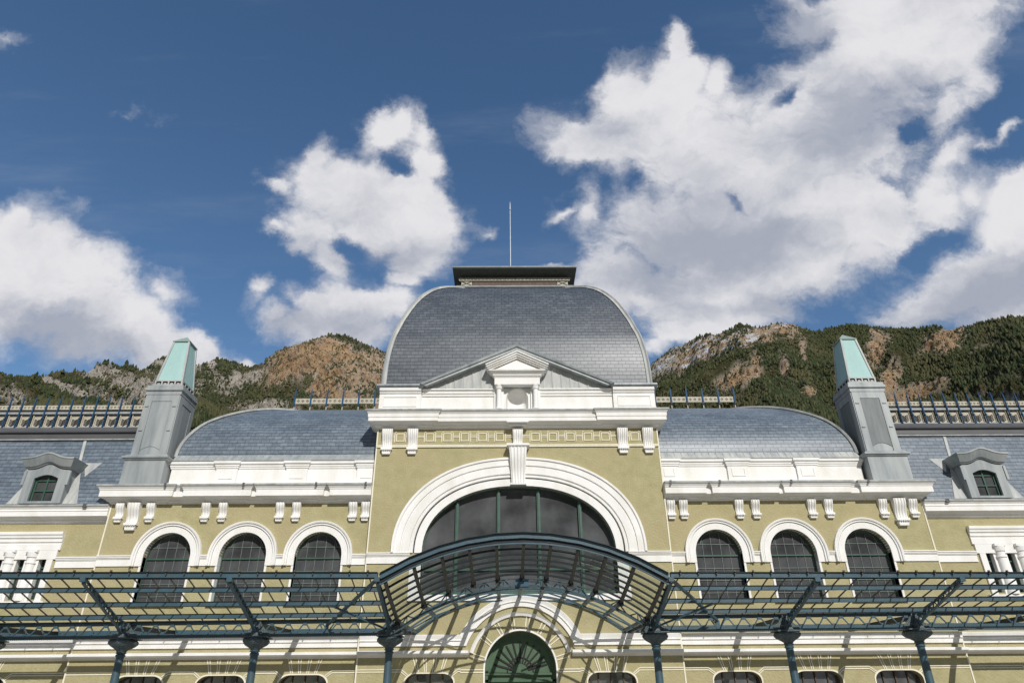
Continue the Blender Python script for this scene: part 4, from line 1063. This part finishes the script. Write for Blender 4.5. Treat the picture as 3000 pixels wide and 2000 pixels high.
AZ, TT = np.meshgrid(az, tt, indexing='ij')
ER = np.interp(az, sa, se)[:, None]
RR = 1450+220*np.sin(az*5.3+1.1)[:, None]+120*np.sin(az*13)[:, None]
rad = 430+(RR-430)*np.minimum(TT, 1)+np.maximum(TT-1, 0)*RR
el = R(9)+(ER-R(9))*np.minimum(TT, 1)**.72
Hh = rad*np.tan(el)
Xm = CAM[0]+rad*np.sin(AZ); Ym = CAM[1]+rad*np.cos(AZ)
n1 = fbm(Xm/260, Ym/260, 0*Xm+3, 5, 3, .5, True); n2 = fbm(Xm/70, Ym/70, Hh/90, 5, 21, .55, True); n3 = fbm(Xm/16, Ym/16, Hh/20, 3, 41)
fade = np.clip((1-TT)/.12, 0, 1)
Hh = Hh+(n1-.62)*150*fade*np.clip(TT*4, 0, 1)
cl = Hh.copy()
px, py, _w = dpix(Xm, Ym, Hh+1.6)
b0, k0 = bare(px, py, n3)
amp = 16+58*np.clip(b0, 0, 1)
Hh = Hh+(n2-.6)*amp*(.25+.75*fade)+(n3-.5)*(5+22*np.clip(b0, 0, 1))*(.35+.65*fade)
# strata ledges on the bare cliffs
led = 9*np.sin(Hh/4.2+n1*6)*np.clip(b0, 0, 1)*fade*.35; Xm = Xm+led*np.sin(AZ)*-1; Ym = Ym-led
drop = np.maximum(TT-1, 0); Hh = Hh-drop*RR*.9
Zm = Hh+1.6
px, py, _w = dpix(Xm, Ym, Zm)
nz = fbm(Xm/40, Ym/40, Zm/40, 4, 77)
bt, bk = bare(px, py, nz)
nm = NA*NT
me = bpy.data.meshes.new('mountains')
idx = np.arange(nm).reshape(NA, NT)
q = np.stack([idx[:-1, :-1], idx[1:, :-1], idx[1:, 1:], idx[:-1, 1:]], -1).reshape(-1, 4)
me.vertices.add(nm); me.vertices.foreach_set('co', np.stack([Xm, Ym, Zm], -1).reshape(-1).astype(np.float32))
me.loops.add(len(q)*4); me.loops.foreach_set('vertex_index', q.reshape(-1).astype(np.int32))
me.polygons.add(len(q)); me.polygons.foreach_set('loop_start', np.arange(0, len(q)*4, 4, dtype=np.int32))
me.polygons.foreach_set('use_smooth', np.ones(len(q), dtype=bool))
me.update(); me.validate()
at = me.color_attributes.new('cover', 'FLOAT_COLOR', 'POINT')
snowm = np.clip(1.2-np.abs((px-1640)/190)-np.abs((py-(845-(px-1500)*.33))/38), 0, 1)
kk = np.stack([np.clip(bt*1.6, 0, 1), np.clip(bk[1]-bk[0], 0, 1), snowm, np.ones_like(bt)], -1)
at.data.foreach_set('color', kk.reshape(-1).astype(np.float32))
# terrain material
m, nt, bs = newmat('mountain_rock_and_soil')
ca = nd(nt, 'ShaderNodeVertexColor'); ca.layer_name = 'cover'; sep = nd(nt, 'ShaderNodeSeparateColor'); nt.links.new(ca.outputs[0], sep.inputs[0])
tc = nd(nt, 'ShaderNodeTexCoord')
def nz_(scale, detail=6, stretch=(1, 1, 1), rough=.6):
    mp = nd(nt, 'ShaderNodeMapping'); mp.inputs['Scale'].default_value = stretch; nt.links.new(tc.outputs['Object'], mp.inputs[0])
    n_ = nd(nt, 'ShaderNodeTexNoise'); n_.inputs['Scale'].default_value = scale; n_.inputs['Detail'].default_value = detail; n_.inputs['Roughness'].default_value = rough
    nt.links.new(mp.outputs[0], n_.inputs['Vector']); return n_.outputs[0]
def mixc(f, a, b_):
    x = nd(nt, 'ShaderNodeMix', data_type='RGBA')
    for s_, v in ((x.inputs[0], f), (x.inputs[6], a), (x.inputs[7], b_)):
        if isinstance(v, (int, float)): s_.default_value = v
        elif isinstance(v, tuple): s_.default_value = (*v, 1)
        else: nt.links.new(v, s_)
    return x.outputs[2]
r_pale = ramp(nt, [(.34, (.24, .21, .18)), (.44, (.46, .41, .34)), (.57, (.60, .54, .46)), (.7, (.68, .62, .54))], nz_(.045, 8, (1, 1, 2.2), .7)).outputs[0]
r_tan = ramp(nt, [(.34, (.16, .115, .08)), (.44, (.38, .25, .155)), (.52, (.58, .375, .20)), (.60, (.46, .355, .25)), (.72, (.60, .50, .38))], nz_(.04, 8, (1.3, 1.3, .7), .72)).outputs[0]
soil = ramp(nt, [(.35, (.05, .055, .022)), (.55, (.10, .09, .04)), (.72, (.22, .17, .10))], nz_(.03, 7)).outputs[0]
rock0 = mixc(sep.outputs[1], r_pale, r_tan)
crev_shade = ramp(nt, [(.38, (.36, .33, .31)), (.47, (1, 1, 1)), (.66, (1.12, 1.1, 1.06))], nz_(.10, 9, (1.2, 1.2, .45), .7)).outputs[0]  # dark upright streaks paint crevice shade into the rock colour
cm = nd(nt, 'ShaderNodeMix', data_type='RGBA', blend_type='MULTIPLY'); cm.inputs[0].default_value = 1.; nt.links.new(rock0, cm.inputs[6]); nt.links.new(crev_shade, cm.inputs[7]); rock = cm.outputs[2]
sc_ = nd(nt, 'ShaderNodeMath', operation='GREATER_THAN'); sc_.inputs[1].default_value = 0.
base = mixc(sep.outputs[0], soil, rock)
sn = ramp(nt, [(.53, (0, 0, 0)), (.57, (1, 1, 1))], nz_(.026, 5, (1, 1, 4.), .65)).outputs[0]
smul = nd(nt, 'ShaderNodeMath', operation='MULTIPLY'); nt.links.new(sn, smul.inputs[0]); nt.links.new(sep.outputs[2], smul.inputs[1])
sgt = nd(nt, 'ShaderNodeMath', operation='GREATER_THAN'); nt.links.new(smul.outputs[0], sgt.inputs[0]); sgt.inputs[1].default_value = .20
base = mixc(sgt.outputs[0], base, (.72, .74, .78))
nt.links.new(base, bs.inputs['Base Color']); bs.inputs['Roughness'].default_value = .95; bs.inputs['Specular IOR Level'].default_value = .1
bp_ = nd(nt, 'ShaderNodeBump'); bp_.inputs['Strength'].default_value = 1.; bp_.inputs['Distance'].default_value = 14.
nt.links.new(nz_(.20, 8, (1, 1, 1.4), .7), bp_.inputs['Height']); nt.links.new(bp_.outputs[0], bs.inputs['Normal'])
M['terrain'] = m
me.materials.append(m)
mo = bpy.data.objects.new('mountains', me); col.objects.link(mo); mo['kind'] = 'structure'

# forest: one mass of small conifers
NTREE = 260000
ia = RNG.uniform(0, NA-2, NTREE); it = RNG.uniform(60, 231, NTREE)
i0, j0 = ia.astype(int), it.astype(int); fa, ft = ia-i0, it-j0
def bil(Aa): return (Aa[i0, j0]*(1-fa)*(1-ft)+Aa[i0+1, j0]*fa*(1-ft)+Aa[i0, j0+1]*(1-fa)*ft+Aa[i0+1, j0+1]*fa*ft)
tx, ty, tz, tb = bil(Xm), bil(Ym), bil(Zm), bil(bt)
tpx, tpy, tw = dpix(tx, ty, tz)
clump = fbm(tx/55, ty/55, tz/55, 3, 91)
prob = np.clip(1.15-tb*1.35, .10, 1)*np.clip((clump-.30)*5, .12, 1)
clump2 = fbm(tx/34, ty/34, tz/60, 3, 191)
prob = np.maximum(prob, .62*(clump2 > .57))
keep = (RNG.random(NTREE) < prob) & (tpx > -120) & (tpx < 2480) & (tpy < 985)
tx, ty, tz, clump, tb = tx[keep], ty[keep], tz[keep], clump[keep], tb[keep]; nT = len(tx)
dist = np.hypot(tx-CAM[0], ty-CAM[1])
hgt = (3.0+6.*RNG.random(nT)**1.6)*(1-.45*np.clip(tb, 0, 1)); rdi = hgt*RNG.uniform(.24, .36, nT)
K = 6; ang = np.linspace(0, 2*PI, K, endpoint=False)
rot = RNG.uniform(0, 6.28, nT)
ring1 = np.stack([tx[:, None]+rdi[:, None]*np.cos(ang+rot[:, None])*RNG.uniform(.7, 1.2, (nT, K)), ty[:, None]+rdi[:, None]*np.sin(ang+rot[:, None])*RNG.uniform(.7, 1.2, (nT, K)), np.repeat((tz+hgt*.08)[:, None], K, 1)], -1)
ring2 = np.stack([tx[:, None]+.62*rdi[:, None]*np.cos(ang+rot[:, None])*RNG.uniform(.7, 1.3, (nT, K)), ty[:, None]+.62*rdi[:, None]*np.sin(ang+rot[:, None])*RNG.uniform(.7, 1.3, (nT, K)), (tz+hgt*.55)[:, None]+RNG.uniform(-.06, .06, (nT, K))*hgt[:, None]], -1)
apex = np.stack([tx+RNG.normal(0, .2, nT), ty, tz+hgt], -1)[:, None, :]
V = np.concatenate([ring1, ring2, apex], 1)      # nT, 13, 3
fq, ft3 = [], []
for k in range(K):
    fq.append([k, (k+1) % K, K+(k+1) % K, K+k]); ft3.append([K+k, K+(k+1) % K, 2*K])
fq, ft3 = np.array(fq), np.array(ft3)
basei = (np.arange(nT)*(2*K+1))[:, None, None]
Q4 = (basei+fq[None]).reshape(-1, 4); T3 = (basei+ft3[None]).reshape(-1, 3)
me = bpy.data.meshes.new('mountain_forest')
me.vertices.add(V.shape[0]*V.shape[1]); me.vertices.foreach_set('co', V.reshape(-1).astype(np.float32))
li = np.concatenate([Q4.reshape(-1), T3.reshape(-1)]).astype(np.int32)
me.loops.add(len(li)); me.loops.foreach_set('vertex_index', li)
ls = np.concatenate([np.arange(0, len(Q4)*4, 4), len(Q4)*4+np.arange(0, len(T3)*3, 3)]).astype(np.int32)
me.polygons.add(len(ls)); me.polygons.foreach_set('loop_start', ls)
me.update(); me.validate()
at = me.color_attributes.new('tint', 'FLOAT_COLOR', 'POINT')
tn = np.repeat(np.clip(RNG.normal(.5, .22, nT), 0, 1)[:, None], 2*K+1, 1); hu = np.repeat(np.clip((RNG.random(nT) < .10).astype(float)+.8*(fbm(tx/90, ty/90, tz/90, 3, 55) > .60), 0, 1)[:, None], 2*K+1, 1)
at.data.foreach_set('color', np.stack([tn, hu, tn*0, tn*0+1], -1).reshape(-1).astype(np.float32))
m, nt, bs = newmat('conifer_foliage')
ca = nd(nt, 'ShaderNodeVertexColor'); ca.layer_name = 'tint'; sep = nd(nt, 'ShaderNodeSeparateColor'); nt.links.new(ca.outputs[0], sep.inputs[0])
tc = nd(nt, 'ShaderNodeTexCoord')
big = nz_(.006, 3)
c1 = ramp(nt, [(0, (.012, .019, .008)), (.5, (.033, .043, .017)), (1, (.082, .086, .036))], sep.outputs[0]).outputs[0]
c2 = mixc(ramp(nt, [(.45, (0, 0, 0)), (.62, (1, 1, 1))], big).outputs[0], c1, (.050, .052, .018))
c3 = mixc(sep.outputs[1], c2, (.10, .085, .04))
mm = nd(nt, 'ShaderNodeMix', data_type='RGBA'); mm.inputs[0].default_value = .55; nt.links.new(c1, mm.inputs[6]); nt.links.new(c3, mm.inputs[7])
nt.links.new(mm.outputs[2], bs.inputs['Base Color']); bs.inputs['Roughness'].default_value = .9; bs.inputs['Specular IOR Level'].default_value = .15
me.materials.append(m)
fo = bpy.data.objects.new('mountain_forest', me); col.objects.link(fo); fo['kind'] = 'stuff'; fo['label'] = 'dark conifer forest covering the mountain slopes behind the station'
print('trees', nT)

# the valley side behind the camera (seen only in the window reflections)
az2 = np.radians(np.arange(100, 261, 1.)); rr2 = np.linspace(500, 2000, 22)
A2, R2 = np.meshgrid(az2, rr2, indexing='ij')
X2 = R2*np.sin(A2); Y2 = -37+R2*np.cos(A2); t2 = (R2-500)/1500
Z2 = R2*np.tan(np.radians(4+19*np.minimum(1, t2*1.6)**.7))*np.where(t2 > .7, 1-(t2-.7)*.8, 1)+(fbm(X2/300, Y2/300, 0*X2, 4, 5, .5, True)-.5)*160*np.clip(t2*4, 0, 1)
n_a, n_b = X2.shape; ix = np.arange(n_a*n_b).reshape(n_a, n_b)
q = np.stack([ix[:-1, :-1], ix[1:, :-1], ix[1:, 1:], ix[:-1, 1:]], -1).reshape(-1, 4)
me = bpy.data.meshes.new('hills'); me.from_pydata([tuple(p) for p in np.stack([X2, Y2, Z2], -1).reshape(-1, 3).tolist()], [], q.tolist()); me.update()
me.materials.append(noisy('wooded_hillside', (.02, .028, .012), (.11, .09, .05), .012, .95, 1., .06, spec=.1))
ho = bpy.data.objects.new('hills', me); col.objects.link(ho); ho['kind'] = 'structure'

# ================================================================== LIGHT AND SKY
sv = Vector((.31, -1., .75)).normalized()
sd = bpy.data.lights.new('sun', 'SUN'); sd.energy = 4.0; sd.angle = R(.53); sd.color = (1, .965, .905)
so = bpy.data.objects.new('sun', sd); col.objects.link(so); so.rotation_euler = sv.to_track_quat('Z', 'Y').to_euler()
world = bpy.data.worlds.new('World'); scene.world = world; world.use_nodes = True
nt = world.node_tree; nt.nodes.clear(); L = nt.links.new
sky = nd(nt, 'ShaderNodeTexSky', sky_type='NISHITA'); sky.sun_disc = False; sky.sun_elevation = math.asin(sv.z); sky.sun_rotation = math.atan2(sv.x, sv.y)
sky.altitude = 600; sky.air_density = 1.15; sky.dust_density = .1; sky.ozone_density = 2.2
hs = nd(nt, 'ShaderNodeHueSaturation'); hs.inputs['Saturation'].default_value = 1.14; hs.inputs['Value'].default_value = 1.08; L(sky.outputs[0], hs.inputs['Color'])
bg1 = nd(nt, 'ShaderNodeBackground'); L(hs.outputs[0], bg1.inputs[0]); bg1.inputs[1].default_value = .1
tc = nd(nt, 'ShaderNodeTexCoord')
dvec = tc.outputs['Generated']
def dot(v):
    n_ = nd(nt, 'ShaderNodeVectorMath', operation='DOT_PRODUCT'); L(dvec, n_.inputs[0]); n_.inputs[1].default_value = tuple(v); return n_.outputs['Value']
def mth(op, a, b_=None, c=None, clamp=False):
    n_ = nd(nt, 'ShaderNodeMath', operation=op); n_.use_clamp = clamp
    for i, v in enumerate((a, b_, c)):
        if v is None: continue
        if isinstance(v, (int, float)): n_.inputs[i].default_value = v
        else: L(v, n_.inputs[i])
    return n_.outputs[0]
dF, dR, dU = dot(FV), dot(RV), dot(UV)
dFc = mth('MAXIMUM', dF, .08)
u = mth('DIVIDE', dR, dFc); v = mth('DIVIDE', dU, dFc)
cv = nd(nt, 'ShaderNodeCombineXYZ'); L(u, cv.inputs[0]); L(v, cv.inputs[1]); cv.inputs[2].default_value = 1.
def wnoise(vec, scale, detail, rough=.6, lac=2.1):
    n_ = nd(nt, 'ShaderNodeTexNoise'); n_.inputs['Scale'].default_value = scale; n_.inputs['Detail'].default_value = detail; n_.inputs['Roughness'].default_value = rough; n_.inputs['Lacunarity'].default_value = lac
    L(vec, n_.inputs['Vector']); return n_
def vadd(a, b_):
    n_ = nd(nt, 'ShaderNodeVectorMath', operation='ADD'); L(a, n_.inputs[0])
    if isinstance(b_, tuple): n_.inputs[1].default_value = b_
    else: L(b_, n_.inputs[1])
    return n_.outputs[0]
def vma(a, k, c):
    n_ = nd(nt, 'ShaderNodeVectorMath', operation='MULTIPLY_ADD'); L(a, n_.inputs[0]); n_.inputs[1].default_value = k; L(c, n_.inputs[2]); return n_.outputs[0]
w1 = wnoise(cv.outputs[0], 3.2, 3, .5); w2 = wnoise(cv.outputs[0], 11., 7, .62)
WV = vma(w1.outputs['Color'], (.07, .07, 0), vadd(cv.outputs[0], (-.058, -.058, 0)))
WV = vadd(vma(w2.outputs['Color'], (.066, .066, 0), WV), (-.01, -.01, 0))
# cloud bodies: centre and radii in tangent units, angle, weight
CL = [(-20, 640, 190, 150, 0, 1), (110, 640, 160, 125, -10, 1), (215, 705, 150, 105, -30, 1), (335, 775, 140, 80, -32, 1), (480, 820, 130, 46, -27, 1), (560, 842, 60, 18, -15, .8), (150, 760, 190, 70, -12, .8), (10, 520, 40, 40, 0, .8), (370, 690, 60, 40, -30, .5),
      (905, 305, 85, 52, 35, .9), (980, 300, 36, 60, 20, .7), (985, 370, 52, 60, 0, .85), (960, 430, 60, 50, 0, .9), (730, 365, 36, 50, 0, .7), (760, 430, 85, 70, 0, 1), (850, 480, 190, 105, -8, 1), (985, 500, 85, 95, 20, 1), (720, 540, 80, 65, 10, 1), (960, 590, 60, 50, 0, .9), (770, 610, 60, 40, -40, .8), (640, 545, 46, 20, -20, .5), (655, 440, 36, 22, 20, .55), (935, 640, 45, 26, 0, .8),
      (790, 715, 150, 62, -4, .95), (880, 700, 75, 45, 0, .8), (700, 760, 110, 48, 0, .9), (600, 672, 60, 30, 50, .55), (640, 740, 60, 40, 0, .7), (720, 400, 60, 60, 50, .75), (830, 780, 90, 40, 0, .8),
      (2060, 30, 320, 85, 10, 1), (1960, 150, 190, 110, 15, 1), (1830, 60, 110, 85, 0, .9), (2150, 120, 150, 95, 25, 1), (1545, 130, 30, 75, 0, .85), (1545, 200, 75, 80, 0, 1), (1440, 230, 85, 85, 20, .95), (1380, 325, 130, 62, -5, .95), (1290, 340, 60, 34, 0, .75), (1500, 300, 160, 120, 0, 1), (1640, 200, 40, 70, 10, .7), (1640, 350, 210, 130, 0, 1),
      (1900, 280, 230, 130, 15, 1), (1760, 400, 220, 120, 0, 1), (1960, 360, 170, 100, 10, 1), (2040, 250, 140, 110, 20, .9), (1700, 540, 330, 135, 0, 1), (1500, 540, 130, 100, 0, .95), (1950, 510, 230, 110, 8, 1), (2120, 470, 120, 70, 25, .8), (2230, 440, 40, 50, 0, .45), (2170, 250, 120, 75, 40, .75), (2180, 360, 90, 40, 35, .6), (2240, 180, 60, 90, -20, .5),
      (1430, 640, 150, 110, 0, 1), (1620, 670, 260, 100, 0, 1), (1830, 630, 170, 75, 8, .95), (1560, 750, 100, 38, 0, .85), (1780, 710, 60, 30, 0, .6), (1500, 790, 50, 30, 20, .6), (1360, 480, 40, 70, 0, .55), (1990, 590, 110, 50, 15, .75),
      (2330, 300, 60, 14, 45, .5), (2270, 340, 50, 16, 20, .45), (1275, 602, 60, 14, 0, .5), (1295, 490, 50, 14, 30, .45), (1133, 527, 26, 14, 10, .30), (288, 262, 66, 26, -8, .36), (20, 78, 40, 16, 10, .26),
      (2360, 560, 140, 160, 20, 1), (2240, 650, 150, 95, 25, 1), (2110, 710, 120, 50, 15, .9), (2320, 450, 90, 60, 40, .9), (2350, 690, 180, 80, 0, 1), (2040, 735, 70, 18, 15, .6)]
HOLE = [(1690, 458, 34, 18, -50, .42), (818, 572, 36, 30, 0, .5), (1790, 235, 60, 18, 45, .35), (2000, 395, 55, 14, 30, .28), (2080, 320, 60, 20, 40, .4), (1470, 400, 40, 26, -60, .3), (2120, 560, 70, 26, 30, .4), (930, 395, 40, 18, -20, .45)]
SHADE = [(1870, 330, 230, 110, 12, 1.), (1700, 560, 190, 70, 0, .8), (1800, 90, 120, 70, 20, .8), (2090, 190, 160, 60, 25, .5), (840, 590, 200, 50, 0, .8), (790, 500, 90, 50, 0, .35), (120, 790, 300, 62, -14, 1.), (300, 820, 180, 40, -25, .8), (2270, 690, 200, 70, 18, .9), (1560, 640, 170, 55, 0, .6), (1420, 300, 120, 40, 0, .4), (1700, 700, 250, 40, 0, .6), (800, 760, 170, 36, 0, .6)]
def blob(src, cx, cy, rx, ry, an, w_):
    X0, Y0, ca, sa_ = (cx-1176)/1568, (784-cy)/1568, math.cos(R(an)), math.sin(R(an)); sx, sy = rx*1.28/1568, ry*1.28/1568
    rows = ((ca/sx, sa_/sx, -(ca*X0+sa_*Y0)/sx), (-sa_/sy, ca/sy, (sa_*X0-ca*Y0)/sy)); o = []
    for rw in rows:
        n_ = nd(nt, 'ShaderNodeVectorMath', operation='DOT_PRODUCT'); L(src, n_.inputs[0]); n_.inputs[1].default_value = rw; o.append(n_.outputs['Value'])
    q2 = mth('MULTIPLY', o[1], o[1]); q1 = mth('MULTIPLY_ADD', o[0], o[0], q2)
    return mth('MULTIPLY_ADD', mth('SQRT', q1), -w_, w_)
acc = None
for c in CL:
    x = blob(WV, *c)
    if acc is None: acc = x
    else:
        sm = nd(nt, 'ShaderNodeMath', operation='SMOOTH_MAX'); L(acc, sm.inputs[0]); L(x, sm.inputs[1]); sm.inputs[2].default_value = .2; acc = sm.outputs[0]
hol = None
for c in HOLE:
    x = blob(WV, *c); hol = x if hol is None else mth('MAXIMUM', hol, x)
acc = mth('SUBTRACT', acc, mth('MAXIMUM', hol, 0.))
mpf = nd(nt, 'ShaderNodeMapping'); L(WV, mpf.inputs[0]); mpf.inputs['Rotation'].default_value = (0, 0, R(-38)); mpf.inputs['Scale'].default_value = (.72, 1.25, 1)
WF = mpf.outputs[0]
fine = wnoise(WF, 9.5, 14, .60)
fine2 = wnoise(cv.outputs[0], 26., 8, .62)
off2 = vadd(WF, (.014, .010, 0)); fineB = wnoise(off2, 8.5, 7, .55)
body = mth('MULTIPLY_ADD', mth('SUBTRACT', fine.outputs[0], .5), 1.75, mth('MULTIPLY', acc, 1.12))
body = mth('MULTIPLY_ADD', mth('SUBTRACT', fine2.outputs[0], .5), .55, body)
def smooth(src, a, b_):
    n_ = nd(nt, 'ShaderNodeMapRange', interpolation_type='SMOOTHSTEP'); L(src, n_.inputs[0]); n_.inputs[1].default_value = a; n_.inputs[2].default_value = b_; return n_.outputs[0]
body = mth('ADD', body, .07)
dens = mth('MULTIPLY', smooth(body, .02, .66), mth('MULTIPLY_ADD', smooth(acc, .05, .45), .55, .45))
# thin cirrus
mpc = nd(nt, 'ShaderNodeMapping'); L(cv.outputs[0], mpc.inputs[0]); mpc.inputs['Rotation'].default_value = (0, 0, R(-28)); mpc.inputs['Scale'].default_value = (1.2, 7, 1)
cir = wnoise(mpc.outputs[0], 1.6, 7, .6); cirr = mth('MULTIPLY', smooth(cir.outputs[0], .50, .85), .10)
# sky behind the camera: plain broken cloud
back = wnoise(dvec, 2.6, 7, .6); backd = smooth(back.outputs[0], .46, .62)
front = smooth(dF, .15, .4)
dens = mth('MAXIMUM', dens, cirr)
densm = nd(nt, 'ShaderNodeMix', data_type='FLOAT'); L(front, densm.inputs[0]); L(backd, densm.inputs[2]); L(dens, densm.inputs[3])
# thick parts of a cloud are greyer, edges towards the sun brighter
shd = None
for c in SHADE:
    x = blob(WV, *c)
    if shd is None: shd = x
    else:
        sm = nd(nt, 'ShaderNodeMath', operation='SMOOTH_MAX'); L(shd, sm.inputs[0]); L(x, sm.inputs[1]); sm.inputs[2].default_value = .25; shd = sm.outputs[0]
low = wnoise(WV, 5., 6, .55)
grey = smooth(mth('MULTIPLY_ADD', mth('SUBTRACT', low.outputs[0], .5), 1.5, shd), -.45, 1.05)
rel = mth('SUBTRACT', fine.outputs[0], fineB.outputs[0])
bright = mth('SUBTRACT', .82, mth('MULTIPLY', grey, .36))
bright = mth('MULTIPLY_ADD', rel, .6, bright)
bright = mth('MINIMUM', mth('MAXIMUM', bright, .40), .93)
ccol = nd(nt, 'ShaderNodeMix', data_type='RGBA'); L(smooth(bright, .45, .9), ccol.inputs[0]); ccol.inputs[6].default_value = (.38, .41, .49, 1); ccol.inputs[7].default_value = (.78, .775, .80, 1)
bg2 = nd(nt, 'ShaderNodeBackground'); L(ccol.outputs[2], bg2.inputs[0]); bg2.inputs[1].default_value = 1.
mx = nd(nt, 'ShaderNodeMixShader'); L(densm.outputs[0], mx.inputs[0]); L(bg1.outputs[0], mx.inputs[1]); L(bg2.outputs[0], mx.inputs[2])
wo = nd(nt, 'ShaderNodeOutputWorld'); L(mx.outputs[0], wo.inputs[0])
world.cycles.sampling_method = 'MANUAL'; world.cycles.sample_map_resolution = 256

scene.view_settings.view_transform = 'Standard'; scene.view_settings.look = 'None'; scene.view_settings.gamma = 1
scene.view_settings.exposure = 0.
scene.render.engine = 'CYCLES'; scene.cycles.use_denoising = True; scene.cycles.max_bounces = 6; scene.cycles.transparent_max_bounces = 8
